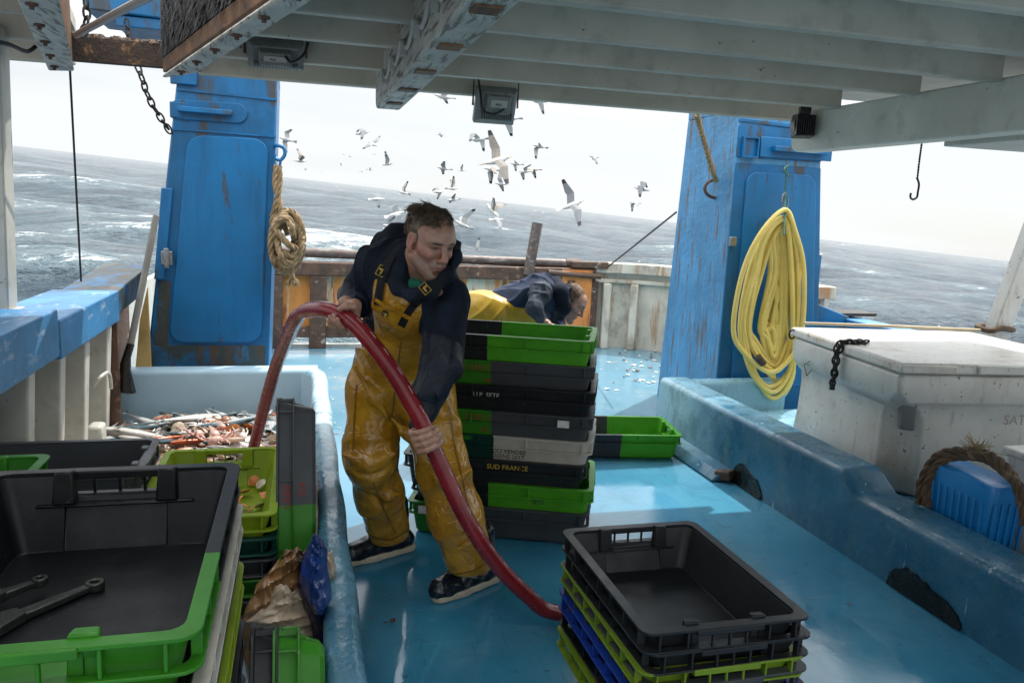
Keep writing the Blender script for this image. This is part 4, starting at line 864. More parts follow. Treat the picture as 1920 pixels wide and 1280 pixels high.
# upright crates by the coaming
def lean(a): return tuple((Matrix.Rotation(radians(-a), 3, 'X') @ Matrix.Rotation(radians(-90), 3, 'Y')).to_euler())
crate('grey and green crate standing on its end against the pale blue pen wall', (.046, 2.96, .47), 0, 'mgreen', 'grey', .54, .82, .46, .135, .010, 4, 5, None, tilt=lean(16),
      texts=[('CRIEE', .034, .02, .088, m_red), ('924', .034, .06, .035, m_red)], sticker=[(-.33, .10, .05, .045)])
crate('dark crate standing on end at the bottom edge, in front of the sack', (.003, 1.79, .31), 0, 'dgrey', 'dgrey', .5, .58, .28, .12, .012, 4, 5, None, tilt=lean(28))
crate('bright green crate standing on end at the bottom edge, nested into the dark one', (.052, 1.79, .305), 0, 'mgreen', 'mgreen', .5, .58, .28, .12, .012, 4, 5, None, tilt=lean(28))
# ------------------------------------------------------------------ organic shapes from distance fields
import openvdb
RMn = np.array(RM); CPn = np.array(CP)
def A(px, py, Y): return np.array(at(px, py, Y))
def RP(p, rpx): return rpx*float(-(RMn.T@(np.array(p)-CPn))[2])/FPX      # pixel radius at that depth, in metres
CR, CU, CB = RMn[:, 0], RMn[:, 1], RMn[:, 2]
class Vol:
    def __init__(s, lo, hi, vox):
        s.lo = np.array(lo, float); s.vox = vox; s.n = np.ceil((np.array(hi)-s.lo)/vox).astype(int)+1
        s.d = np.full(s.n, 1.0, np.float32); s.ax = [(s.lo[i]+np.arange(s.n[i])*vox).astype(np.float32) for i in range(3)]
    def sl(s, a, b, m):
        i0 = np.clip(np.floor((np.minimum(a, b)-m-s.lo)/s.vox).astype(int), 0, s.n); i1 = np.clip(np.ceil((np.maximum(a, b)+m-s.lo)/s.vox).astype(int)+1, 0, s.n)
        S_ = tuple(slice(i0[k], i1[k]) for k in range(3))
        return S_, s.ax[0][S_[0]][:, None, None], s.ax[1][S_[1]][None, :, None], s.ax[2][S_[2]][None, None, :]
    def op(s, S_, D, k, op):
        d = s.d[S_]; D = D.astype(np.float32)
        if D.size == 0: return
        if op == 'sub': D = -D; 
        if op == 'add': h = np.maximum(k-np.abs(d-D), 0) if k else 0; s.d[S_] = np.minimum(d, D)-(h*h/(4*k) if k else 0)
        else: h = np.maximum(k-np.abs(d-D), 0) if k else 0; s.d[S_] = np.maximum(d, D)+(h*h/(4*k) if k else 0)
    def cone(s, a, b, ra, rb, k=.02, op='add', flat=None):
        a = np.array(a, float); b = np.array(b, float); m = max(ra, rb)+k+.012
        S_, x, y, z = s.sl(a, b, m); ba = b-a; L = max(float(ba@ba), 1e-12)
        px, py, pz = x-a[0], y-a[1], z-a[2]; t = np.clip((px*ba[0]+py*ba[1]+pz*ba[2])/L, 0, 1)
        qx, qy, qz = px-t*ba[0], py-t*ba[1], pz-t*ba[2]
        q2 = qx*qx+qy*qy+qz*qz
        if flat is not None: nv, sc = np.array(flat[0], float), flat[1]; nv = nv/np.linalg.norm(nv); c = qx*nv[0]+qy*nv[1]+qz*nv[2]; q2 = q2+c*c*(sc*sc-1)
        s.op(S_, np.sqrt(q2)-(ra+(rb-ra)*t), k, op); return s
    def ell(s, c, r, rot=None, k=.02, op='add'):
        c = np.array(c, float); m = max(r)+k+.012; S_, x, y, z = s.sl(c, c, m); Rt = np.eye(3) if rot is None else np.array(rot)
        px, py, pz = x-c[0], y-c[1], z-c[2]; u = [(px*Rt[0, i]+py*Rt[1, i]+pz*Rt[2, i]) for i in range(3)]
        k0 = np.sqrt(sum((u[i]/r[i])**2 for i in range(3))); k1 = np.sqrt(sum((u[i]/r[i]**2)**2 for i in range(3)))+1e-9
        s.op(S_, np.clip(k0*(k0-1)/k1, -.5, 1), k, op); return s
    def chain(s, P, R, k=.02, **kw):
        for i in range(len(P)-1): s.cone(P[i], P[i+1], R[i], R[i+1], k, **kw)
        return s
    def plane(s, p, n, k=.0):       # keep the side n points away from
        n = np.array(n, float)/np.linalg.norm(n); x, y, z = s.ax[0][:, None, None], s.ax[1][None, :, None], s.ax[2][None, None, :]
        D = (x-p[0])*n[0]+(y-p[1])*n[1]+(z-p[2])*n[2]; s.op((slice(None),)*3, D, k, 'and'); return s
    def displace(s, fn, band=.03):
        idx = np.nonzero(np.abs(s.d) < band); P = np.stack([s.ax[i][idx[i]] for i in range(3)], -1).astype(np.float64); s.d[idx] += fn(P).astype(np.float32); return s
    def mesh(s, name, mat, parent=None, smooth_iter=0, color=None, origin=None):
        g = openvdb.FloatGrid(1.0); g.copyFromArray(s.d); p, q = g.convertToQuads(0.0); p = s.lo+np.asarray(p, float)*s.vox; q = np.asarray(q)
        a, b, c = p[q[:, 0]], p[q[:, 1]], p[q[:, 2]]; vol = np.einsum('ij,ij->i', a, np.cross(b, c)).sum()
        if vol < 0: q = q[:, ::-1]
        o3 = np.array(origin if origin is not None else (0, 0, 0)); me = bpy.data.meshes.new(name); me.from_pydata((p-o3).tolist(), [], q.tolist())
        me.polygons.foreach_set('use_smooth', [True]*len(me.polygons)); me.materials.append(mat)
        if color is not None:
            ca = me.color_attributes.new('tint', 'FLOAT_COLOR', 'POINT'); c4 = np.ones((len(p), 4), np.float32); c4[:, :3] = color(p); ca.data.foreach_set('color', c4.ravel())
        o = bpy.data.objects.new(name, me); link(o, parent)
        if smooth_iter:
            md = o.modifiers.new('smooth', 'SMOOTH'); md.iterations = smooth_iter; md.factor = .5
        return o
def vnoise(P, f, seed=0):          # smooth pseudo noise, about -1..1
    g = np.random.default_rng(seed); out = np.zeros(len(P))
    for _ in range(6):
        k = g.normal(size=3); k = k/np.linalg.norm(k)*f*g.uniform(.7, 1.4); k2 = g.normal(size=3)*f*.5; out += np.sin(P@k+g.uniform(0, 6)+1.4*np.sin(P@k2+g.uniform(0, 6)))
    return out/3.2
def ridges(P, f, seed, axis=None):
    g = np.random.default_rng(seed); out = np.zeros(len(P))
    for _ in range(4):
        k = g.normal(size=3); k = k if axis is None else k*.45+np.array(axis); k = k/np.linalg.norm(k)*f*g.uniform(.7, 1.4); k2 = g.normal(size=3)*f*.35
        w = np.clip(np.sin(P@(g.normal(size=3)*f*.25)+g.uniform(0, 6))+.2, 0, 1); out += w*(1-np.abs(np.sin(P@k+1.5*np.sin(P@k2+g.uniform(0, 6)))))**2.2
    return out

# skin, cloth, PVC
def skin_mat(name, base):
    n = NT(name); n.coords(False); a = n.node('ShaderNodeVertexColor', layer_name='tint'); v = n.ramp(n.noise(45, (1, 1, 1), 5, .65), .3, .7)
    c = n.mix(v, tuple(x*.82 for x in base), tuple(min(1, x*1.1) for x in base)); c = n.mix(1.0, c, a.outputs['Color'], 'MULTIPLY'); n.set('Base Color', c); n.set('Roughness', .36); n.set('Subsurface Weight', .12); n.b.inputs['Subsurface Radius'].default_value = (.012, .004, .002)
    n.set('Specular IOR Level', .6); n.set('Normal', n.bump(n.noise(260), .25, .001)); return n.m
m_skin = skin_mat('weathered_skin', (.43, .23, .16)); m_skin2 = skin_mat('fair_skin', (.50, .29, .21))
def cloth_mat(name, col, rough=.85, wet=False):
    n = NT(name); n.coords(False); v = n.ramp(n.noise(14), .35, .7); c = n.mix(v, tuple(x*.7 for x in col), tuple(x*1.35 for x in col))
    c = n.mix(n.math('MULTIPLY', n.ramp(n.noise(8, (1, 1, 1), 7, .75), .58, .74), .35), c, (.10, .10, .10)); c = n.mix(n.ramp(n.noise(240), .70, .74), c, (.16, .16, .17)); n.set('Base Color', c)
    n.set('Roughness', rough); n.set('Specular IOR Level', .25); b = n.bump(n.noise(11, (1, 1, 1), 4, .55, .8), .55, .02); n.set('Normal', n.bump(n.noise(420), .35, .0012, b)); return n.m
m_navy = cloth_mat('navy_fleece', (.009, .0145, .027)); m_navyshine = cloth_mat('wet_navy_sleeve', (.009, .013, .024), .42); m_dark = cloth_mat('dark_webbing', (.008, .009, .012), .7)
m_slate = cloth_mat('slate_sleeve', (.055, .068, .090), .8)
def pvc_mat():
    n = NT('yellow_oilskin'); n.coords(False); v = n.noise(7, (1, 1, 1), 6, .65); c = n.mix(n.ramp(v, .3, .7), (.34, .155, .009), (.56, .29, .024))
    c = n.mix(n.math('MULTIPLY', n.ramp(n.noise(5, (1, 1, .6), 7, .7), .52, .72), .65), c, (.17, .085, .012)); c = n.mix(n.ramp(n.noise(34, (1, 1, .5), 5, .7), .68, .73), c, (.10, .055, .015)); n.set('Base Color', c)
    n.set('Roughness', n.math('ADD', n.math('MULTIPLY', n.noise(16), .26), .08)); n.set('Specular IOR Level', .6)
    vo = n.node('ShaderNodeTexVoronoi', feature='DISTANCE_TO_EDGE'); vo.inputs['Scale'].default_value = 6; wp = n.n.new('ShaderNodeVectorMath'); n.l.new(n.co, wp.inputs[0]); x = n.n.new('ShaderNodeTexNoise'); x.inputs['Scale'].default_value = 5; n.l.new(n.co, x.inputs[0]); n.l.new(x.outputs['Color'], wp.inputs[1]); n.l.new(wp.outputs[0], vo.inputs['Vector'])
    mp_ = n.node('ShaderNodeMapping'); mp_.inputs['Scale'].default_value = (1.3, 1.3, .7); n.l.new(wp.outputs[0], mp_.inputs[0]); f1 = n.node('ShaderNodeTexVoronoi', feature='SMOOTH_F1'); f1.inputs['Scale'].default_value = 4.6; f1.inputs['Smoothness'].default_value = .25; n.l.new(mp_.outputs[0], f1.inputs['Vector'])
    b = n.bump(f1.outputs['Distance'], .22, .04); b = n.bump(n.ramp(vo.outputs['Distance'], 0, .10), .25, .006, b); b = n.bump(n.noise(22, (1, 1, 1), 4, .55, 1), .22, .006, b); n.set('Normal', b); return n.m
m_pvc = pvc_mat()
m_boot = M('wet_navy_rubber', (.008, .011, .018), .25, .3, 12, [(40, (.10, .10, .10), .66, .74)], .2, 80); m_sole = M('cream_rubber_sole', (.50, .44, .33), .5, .2, 12, [(14, (.12, .10, .07), .58, .72)], .3, 60)
m_gold = M('gold_print', (.42, .27, .03), .6, .1, 30); m_green_shirt = M('green_tshirt', (.02, .22, .15), .8, .1, 30)
def hair_mat(name, c0, c1):
    n = NT(name); n.coords(False); c = n.mix(n.ramp(n.noise(70, (1, 1, 1), 4, .7), .35, .65), c0, c1); n.set('Base Color', c); n.set('Roughness', .5); n.set('Normal', n.bump(n.noise(230, (1, .5, .5), 4, .7), .8, .003)); return n.m

def head_frame(center, yaw, pitch, roll, scale=1.0):
    y_, p_ = radians(yaw), radians(pitch); f = cos(p_)*(sin(y_)*CR+cos(y_)*CB)-sin(p_)*CU; sx = -(cos(y_)*CR-sin(y_)*CB); up = np.cross(sx, f)
    r_ = radians(roll); sx2 = sx*cos(r_)+up*sin(r_); up2 = np.cross(sx2, f); return np.array(center), np.stack([sx2, f, up2], 1)*scale, scale
def add_head(v, fr, neck_to, rneck):
    c, F, sc = fr; Fn = F/sc; W_ = lambda *p: c+F@np.array(p); e = lambda p, r, k=.012, op='add': v.ell(W_(*p), [q*sc for q in r], Fn, k*sc, op)
    cn = lambda a, b, ra, rb, k=.012, op='add', **kw: v.cone(W_(*a), W_(*b), ra*sc, rb*sc, k*sc, op, **kw)
    v.cone(W_(0, -.03, -.05), neck_to, .056*sc, rneck, .03)
    e((0, -.018, .038), (.074, .094, .082), .02); cn((0, .035, .01), (0, .052, -.075), .060, .040, .03); e((0, .050, .045), (.060, .045, .050), .03)
    for s in (-1, 1):
        cn((s*.053, .005, -.055), (s*.020, .075, -.098), .022, .018, .03); cn((s*.05, .045, -.012), (s*.038, .075, -.02), .020, .016, .02)
        e((s*.0745, -.008, -.004), (.010, .020, .033), .008); e((s*.081, -.004, .004), (.006, .011, .018), .004, 'sub'); e((s*.074, .0, -.03), (.008, .010, .012), .006)
    e((0, .083, -.103), (.022, .017, .018), .02)
    for s in (-1, 1): cn((s*.008, .094, .031), (s*.046, .078, .030), .010, .009, .014)
    for s in (-1, 1):
        e((s*.031, .103, .010), (.020, .018, .013), .012, 'sub'); e((s*.031, .0765, .010), (.0145, .0135, .0125), .003); cn((s*.018, .088, .016), (s*.044, .083, .015), .0045, .004, .006)
        cn((s*.019, .087, .002), (s*.043, .083, .002), .0035, .003, .006)
    cn((0, .094, .024), (0, .118, -.024), .0085, .012, .010); e((0, .119, -.028), (.0125, .011, .010), .006)
    for s in (-1, 1): e((s*.013, .106, -.032), (.0085, .010, .008), .006)
    e((0, .088, -.058), (.030, .012, .022), .016)
    cn((-.021, .094, -.061), (.021, .094, -.061), .0052, .0052, .006); cn((0, .0985, -.0605), (0, .0985, -.0605), .006, .006, .006)
    cn((-.018, .094, -.071), (.018, .094, -.071), .0058, .0058, .006); cn((-.024, .101, -.0655), (.024, .101, -.0655), .0020, .0020, .003, 'sub')
    cn((-.012, .094, -.083), (.012, .094, -.083), .006, .006, .01, 'sub')
def head_tint(fr, base=None):
    c, F, sc = fr; Fn = F/sc
    def tint(P):
        q = ((P-c)@Fn)/sc; x, y, z = q[:, 0], q[:, 1], q[:, 2]; t = np.ones((len(P), 3)); sm = lambda a, lo, hi: np.clip((a-lo)/(hi-lo), 0, 1)
        hd = (np.linalg.norm(q, axis=1) < .17)
        jaw = sm(-z, .02, .055)*sm(y, -.0, .03)*hd*(1-np.exp(-((z+.064)/.010)**2-(x/.025)**2-((y-.095)/.03)**2)); jaw *= .85+.15*vnoise(P, 300, 3)
        t *= 1-np.stack([.44*jaw, .40*jaw, .33*jaw], 1)
        lip = np.exp(-((z+.066)/.0085)**2-(x/.024)**2)*sm(y, .075, .09)*hd; t *= 1-np.stack([.12*lip, .40*lip, .36*lip], 1)
        red = (np.exp(-(((x-.042)/.025)**2+((z+.02)/.025)**2))+np.exp(-(((x+.042)/.025)**2+((z+.02)/.025)**2))+np.exp(-((x/.02)**2+((z+.028)/.018)**2))+np.exp(-((np.abs(x)-.078)/.012)**2-((z)/.04)**2))*hd; red = np.clip(red, 0, 1); t *= 1-np.stack([.0*red, .20*red, .20*red], 1)
        eye = sum(np.exp(-(((x-s*.031)/.019)**2+((z-.009)/.0055)**2)) for s in (-1, 1))*sm(y, .065, .075)*hd; t *= 1-np.clip(eye, 0, 1)[:, None]*np.array([.85, .83, .80])
        bro = sum(np.exp(-(((x-s*.031)/.020)**2+((z-.027)/.0055)**2)**1.5) for s in (-1, 1))*sm(y, .06, .075)*hd; t *= 1-np.clip(bro, 0, 1)[:, None]*np.array([.80, .79, .77])
        return t
    return tint
def hair(fr, name, mat, parent, seed, n_t=420, length=.030, fringe=True, vox=.0035, origin=None, drape=0):
    c, F, sc = fr; Fn = F/sc; W_ = lambda p: c+F@np.array(p); g = np.random.default_rng(seed); v = Vol(c-.17*sc, c+.17*sc, vox)
    v.ell(W_((0, -.020, .045)), [.0765*sc, .095*sc, .082*sc], Fn, .01)
    v.plane(W_((0, .064, .050)), Fn@np.array([0, .80, -.42]), .012); v.plane(W_((0, -.02, -.035)), Fn@np.array([0, .25, -1]), .012)
    for s in (-1, 1): v.cone(W_((s*.078, .006, -.01)), W_((s*.092, .01, -.005)), .022*sc, .022*sc, .008, 'sub'); v.cone(W_((s*.068, .024, .03)), W_((s*.0675, .022, .0)), .006*sc, .003*sc, .012)
    cap = v; sv, sf = [], []; cl = np.random.default_rng(seed+1)
    cdir = cl.normal(0, 1, (40, 3)); cpos = cl.normal(0, 1, (40, 3)); cpos /= np.linalg.norm(cpos, axis=1)[:, None]
    for i in range(n_t):            # fine tapering strands in loose locks
        th = g.uniform(0, 2*pi); ph = g.uniform(0, 1)**.55*radians(118); d = np.array([sin(ph)*sin(th), sin(ph)*cos(th), cos(ph)])
        p = np.array([0, -.020, .045])+d*np.array([.0775, .096, .083])
        if p[2] < .026+max(0, p[1]+.02)*.47 and p[1] > -.045: continue
        if p[2] < -.045 or (abs(p[0]) > .055 and p[2] < .02 and p[1] > -.05): continue
        lock = cdir[np.argmax(cpos@d)]
        fl = np.array([.45, .85 if p[1] > -.05 else -.1, -.05-drape])+lock*.42+g.normal(0, .14, 3)+d*(.30 if p[2] > .07 else .12); fl = fl-d*(fl@d)*.5; fl /= np.linalg.norm(fl); l = length*g.uniform(.55, 1.2)*(1.0 if p[2] > .075 else .5)
        up_ = d*.25+lock*.08; a = p-d*.002; w = np.cross(fl, d); w /= max(np.linalg.norm(w), 1e-6); r = g.uniform(.0009, .0017); b0 = len(sv)
        for q_, rr_ in ((0, 1), (.35, 1), (.7, .75), (1, .12)):
            c_ = a+fl*l*q_+up_*l*(q_-.9*q_*q_)-d*l*.35*q_*q_*(1 if p[2] < .09 else .4)
            for k in range(3): an = 2*pi*k/3; sv.append(W_(c_+(w*cos(an)+d*sin(an))*r*rr_))
        for s_ in range(3):
            for k in range(3): sf.append((b0+s_*3+k, b0+s_*3+(k+1) % 3, b0+s_*3+3+(k+1) % 3, b0+s_*3+3+k))
    o = v.mesh(name, mat, parent, origin=origin); me = o.data; o3 = np.array(origin if origin is not None else (0, 0, 0))
    bm = bmesh.new(); bm.from_mesh(me); nv = [bm.verts.new(Vector(q_-o3)) for q_ in sv]
    for f_ in sf: bm.faces.new([nv[k] for k in f_]).smooth = True
    bm.to_mesh(me); bm.free(); return o
def grip(v, c, t, uvec, R, wrist, thumb_dir, span=(-.25, 3.6), sgn=1, sc=1.0, order=1, rw=.029):
    """hand closed round a bar of radius R at c, axis t: palm on the side uvec, fingers wrap by angle"""
    t = t/np.linalg.norm(t); uvec = uvec-t*(uvec@t); uvec /= np.linalg.norm(uvec); w = np.cross(t, uvec)*sgn
    P = lambda s, a, h: c+t*s+(uvec*cos(a)+w*sin(a))*(R+h)
    lens = [1.0, 1.08, 1.0, .82]; tips = []
    for i in range(4):
        s0 = (i-1.5)*.0215*sc*order; rf = (.0098, .0102, .0098, .0086)[i]*sc; a1 = span[0]+(span[1]-span[0])*lens[i]/1.08
        an = np.linspace(span[0]+.35, a1, 7); pts = [P(s0*(1-.05*k/6), a, rf*(1.0 if k else 1.2)) for k, a in enumerate(an)]
        rr_ = [rf*1.12, rf*1.0, rf*1.1, rf*.98, rf*1.04, rf*.94, rf*.80]; v.chain(pts, rr_, .004); tips.append(pts[-1])
    kn = [P((i-1.5)*.0215*sc*order, span[0]+.3, .012*sc) for i in range(4)]
    heel = [P((i-1.5)*.016*sc*order, span[0]-.75, .020*sc) for i in (0, 3)]
    for i in range(4): v.cone(kn[i], heel[0] if i < 2 else heel[1], .0135*sc, .018*sc, .012)
    for h_ in heel: v.cone(h_, wrist, .021*sc, rw, .02)
    th0 = P(-.024*sc*order, span[0]-.55, .016*sc); th1 = P(-.040*sc*order, span[0]-1.05, .013*sc); th2 = P(-.034*sc*order, span[0]-1.75, .011*sc); th3 = P(-.022*sc*order, span[0]-2.25, .010*sc)
    v.chain([th0, th1, th2, th3], [.0165*sc, .0135*sc, .0115*sc, .0090*sc], .007); return tips

# ------------------------------------------------------------------ red hose
hose_pts = [at(470, 860, 4.42), at(478, 830, 4.40), at(497, 757, 4.15), at(520, 680, 3.86), at(541, 628, 3.52), at(553, 601, 3.32), at(566, 586, 3.20), at(586, 580, 3.10), at(612, 581, 3.0), at(640, 590, 2.93), at(672, 615, 2.87), at(702, 650, 2.83), at(735, 695, 2.80), at(762, 740, 2.78), at(790, 790, 2.76), at(812, 840, 2.75), at(836, 893, 2.74), at(858, 940, 2.73), at(885, 990, 2.72), at(915, 1035, 2.72), at(950, 1078, 2.72), at(990, 1116, 2.73), at(1030, 1145, 2.745)]
hq = Vector((1.12, 2.78, .036)); hose_pts += [hq, Vector((1.45, 2.78, .034)), Vector((1.75, 2.6, .034))]
m_hose = M('red_hose_rubber', (.21, .014, .020), .26, .22, 9, [(30, (.36, .16, .14), .66, .72, (1, 1, 1), .6), (7, (.10, .008, .012), .55, .75, (1, 1, 1), .5)], .15, 60)
t = thing('red_hose', 'thick dark red hose arching from the fish pen through the fisherman\'s hands to the deck', 'hose', hose_pts[1]); o0 = Vector(t.location)
sp_ = spline([p-o0 for p in hose_pts], 8)
rad = [.0305]*len(sp_)
for i, p in enumerate(sp_):
    dk = (p-(hose_pts[6]-o0)).length; rad[i] = .0305-.006*math.exp(-(dk/.05)**2)
MB().tube(sp_, rad, 18).build('hose_body', m_hose, t, smooth=60)
b = MB()      # raised printed line along the hose
for i in range(30, len(sp_)-10, 3):
    if i % 2: continue
    p, q_ = sp_[i], sp_[i+1]; tt = (q_-p).normalized(); nn = Vector(CU*.75+CB*.55+CR*.45); nn = (nn-tt*nn.dot(tt)).normalized(); b.bar(p+nn*.0303, p+tt*.03+nn*.0303, .003, .0014, up=nn)
b.build('printed_line', M('pale_print', (.5, .4, .38), .4, .1), t)['kind'] = 'stuff'

# ------------------------------------------------------------------ fisherman
FM = thing('person', 'person in yellow bib overalls and navy hooded top dragging the thick red hose', 'person', (.53, 3.27, 0)); O = np.array(FM.location)
def J(px, py, Y, r): p = A(px, py, Y); return p, RP(p, r)
lo, hi = (.02, 2.45, -.02), (.95, 3.80, 1.78)
pel = J(750, 690, 3.30, 72); wai = J(747, 625, 3.20, 68); che = J(775, 553, 3.04, 68); nkb = J(775, 500, 2.99, 40)
rsh = J(704, 500, 3.06, 35); rel = J(671, 556, 3.17, 31); rwr = J(655, 592, 3.00, 17)
lsh = J(838, 560, 2.93, 39); lel = J(828, 682, 2.86, 35); lmid = J(810, 730, 2.83, 29); lwr = J(787, 797, 2.79, 17)
rhp = J(706, 735, 3.30, 54); rkn = J(694, 855, 3.27, 47); rcf = J(711, 925, 3.40, 44); rhm = J(730, 990, 3.49, 40)
lhp = J(797, 735, 3.25, 55); lkn = J(830, 880, 3.11, 47); lcf = J(855, 965, 3.06, 48); lhm = J(880, 1046, 3.04, 46)
hfr = head_frame(A(805, 453, 2.86), 40, 27, -3, .99)
ht = np.array(hose_pts[9]-hose_pts[8]); hr_c = np.array(at(640, 591, 2.93)); hl_c = np.array(at(802, 818, 2.755)); hl_t = np.array(hose_pts[15]-hose_pts[14])
body = Vol(lo, hi, .004)
for a_, b_, f in ((pel, wai, .8), (wai, che, .72), (che, nkb, .66)): body.cone(a_[0], b_[0], a_[1]*f, b_[1]*f, .04)
for ch in ((rsh, rel, rwr), (lsh, lel, lmid, lwr), (rhp, rkn, rcf, rhm), (lhp, lkn, lcf, lhm)): body.chain([q[0] for q in ch], [(.029 if (q is rwr or q is lwr) else q[1]*.64) for q in ch], .03)
body.cone(che[0], rsh[0], .08, .03, .03); body.cone(che[0], lsh[0], .07, .025, .03); body.cone(pel[0], rhp[0], .11, .08, .03); body.cone(pel[0], lhp[0], .11, .08, .03)
add_head(body, hfr, nkb[0]+np.array([0, .02, -.02]), .068)
grip(body, hr_c, ht, -CB*.75+CU*.30-CR*.1, .0315, rwr[0], None, (.15, 3.5), -1, 1.05, order=-1)
grip(body, hl_c, hl_t, -CR*.85-CU*.1+CB*.25, .0315, lwr[0], None, (-.30, 2.9), -1, 1.10, order=-1)
ftoe, fheel = np.array(atz(842, 1118, .0)), np.array(atz(922, 1088, 0)); rtoe, rheel = np.array(atz(700, 1046, 0)), np.array(atz(764, 1030, 0))
for hm, toe, heel in ((lhm, ftoe, fheel), (rhm, rtoe, rheel)): body.cone(hm[0], heel*.8+toe*.2+np.array([0, 0, .06]), .045, .035, .02); body.cone(heel*.8+toe*.2+np.array([0, 0, .05]), toe+np.array([0, 0, .045]), .035, .025, .02)
ob = body.mesh('body', m_skin, FM, 0, head_tint(hfr), O)
del body
# hooded top
hv = Vol(lo, hi, .005)
hv.cone(pel[0]+np.array([0, 0, .05]), wai[0], pel[1]*.93, wai[1]*.95, .03); hv.cone(wai[0], che[0], wai[1]*.95, che[1]*1.0, .05); hv.ell(che[0]+CB*(-.02)+CU*.03, [.17, .14, .16], np.stack([CR, CB, CU], 1), .06)
hv.cone(che[0]+CU*.05, rsh[0], .12, rsh[1], .06); hv.cone(che[0]+CU*.02, lsh[0], .13, lsh[1], .06); hv.cone(nkb[0], nkb[0]+CU*.03-CB*.03, .10, .09, .05)
hv.chain([q[0] for q in (rsh, rel)]+[rwr[0]+(rel[0]-rwr[0])*.22], [rsh[1], rel[1], .036], .03); hv.cone(rwr[0]+(rel[0]-rwr[0])*.2, rwr[0]+(rel[0]-rwr[0])*.02, .037, .034, .008)
hv.chain([q[0] for q in (lsh, lel, lmid)]+[lwr[0]+(lmid[0]-lwr[0])*.30], [lsh[1], lel[1], lmid[1], .043], .03); hv.cone(lwr[0]+(lmid[0]-lwr[0])*.28, lwr[0]+(lmid[0]-lwr[0])*.04, .042, .037, .008)
# hood gathered round the neck
ring_ = [(722, 470, 3.07, 17), (731, 505, 2.97, 16), (748, 540, 2.89, 14), (776, 556, 2.83, 13), (806, 545, 2.80, 13), (836, 517, 2.81, 14), (851, 485, 2.87, 13), (845, 462, 2.97, 14), (800, 446, 3.14, 20), (755, 446, 3.16, 22), (722, 470, 3.07, 17)]
rq = [J(*q) for q in ring_]
hv.cone(hfr[0]+hfr[1]@np.array([0, .0, -.02]), hfr[0]+hfr[1]@np.array([0, .05, -.14]), .075, .085, .02, 'sub')
hv.chain([q[0] for q in rq], [q[1] for q in rq], .022)
hv.ell(A(765, 460, 3.18), [.13, .09, .07], np.stack([CR, CB, CU], 1), .04)
hv.cone(hfr[0]+hfr[1]@np.array([0, .03, -.03]), hfr[0]+hfr[1]@np.array([0, .02, -.13]), .078, .072, .012, 'sub')
hv.displace(lambda P: -.010*ridges(P, 24, 4)-.004*vnoise(P, 45, 9))
oh = hv.mesh('hooded_top', m_navy, FM, 2, origin=O); oh.data.materials.append(m_navyshine)
# wet lower sleeves
co = np.zeros(len(oh.data.vertices)*3); oh.data.vertices.foreach_get('co', co); co = co.reshape(-1, 3)+O
def near(p, a, b, r): ba = b-a; tt = np.clip(((p-a)@ba)/(ba@ba), 0, 1); return np.linalg.norm(p-(a+tt[:, None]*ba), axis=1) < r
wetv = near(co, lel[0]+(lsh[0]-lel[0])*.35, lwr[0], .105) & ((co-lel[0]-(lsh[0]-lel[0])*.35)@(lwr[0]-lel[0]) > 0) | near(co, rel[0], rwr[0], .085)
for p_ in oh.data.polygons:
    if wetv[p_.vertices[0]]: p_.material_index = 1
# overalls
ov = Vol(lo, hi, .005)
ov.cone(pel[0], wai[0], pel[1]*1.05, wai[1]*1.06, .03); ov.ell(pel[0]+CR*.01, [.175, .16, .155], np.stack([CR, CB, CU], 1), .04); ov.cone(wai[0], che[0], wai[1]*1.06, che[1]*1.08, .05); ov.ell(che[0]+CB*(-.02)+CU*.03, [.178, .15, .165], np.stack([CR, CB, CU], 1), .06)
def outward(a, b, ref):       # normal of the plane through the line a-b and the view depth, on the side of ref
    n = np.cross(b-a, CB); n /= np.linalg.norm(n); return n if n@ref > 0 else -n
bx, by, bz = ov.ax[0][:, None, None], ov.ax[1][None, :, None], ov.ax[2][None, None, :]
def half(p, n): n = np.array(n)/np.linalg.norm(n); return (bx-p[0])*n[0]+(by-p[1])*n[1]+(bz-p[2])*n[2]
topn = outward(A(703, 524, 2.9), A(785, 570, 2.84), CU); nr_ = outward(A(788, 575, 2.84), A(812, 690, 2.95), CR)
cut = np.maximum(np.maximum(half(che[0]*.5+wai[0]*.5-CB*.02, -(CB+CR*.1)), half(A(790, 585, 2.9), nr_)), np.maximum(half(A(692, 590, 2.95), -CR+CU*.10), half(A(703, 524, 2.9), topn)))
cut = np.minimum(cut, half(A(745, 655, 3.0), CU))        # only the part above the waist is cut to a bib
ov.op((slice(None),)*3, cut, .006, 'and'); del cut
for ch in ((rhp, rkn, rcf, rhm), (lhp, lkn, lcf, lhm)): ov.chain([q[0] for q in ch], [q[1] for q in ch], .05)
ov.cone(pel[0], rhp[0], .15, rhp[1], .05); ov.cone(pel[0], lhp[0], .15, lhp[1], .05)
# folds: knees, crotch, hips, hems
def F_(pts, Y, r, op, k=.012): 
    r = r*(.8 if op == 'sub' else 1); q = [A(x, y, Y+(.018 if op == 'add' else .0)) for x, y in pts]; ov.chain(q, [r*.4]+[r]*(len(q)-2)+[r*.4], .045 if op == 'add' else .02, op=op)
yy = {'r': 3.13, 'l': 2.97}
F_([(645, 852), (690, 868), (742, 850)], 3.15, .016, 'add', .03); F_([(650, 888), (700, 892), (748, 872)], 3.165, .012, 'sub', .02); F_([(664, 688), (700, 745), (728, 785)], 3.135, .012, 'add', .02); F_([(735, 690), (728, 740), (732, 782)], 3.12, .010, 'sub', .02)
F_([(735, 785), (765, 815), (790, 860)], 3.06, .012, 'add', .02); F_([(690, 905), (728, 930), (752, 925)], 3.24, .010, 'add', .02); F_([(688, 905), (712, 950), (720, 985)], 3.27, .009, 'sub', .02)
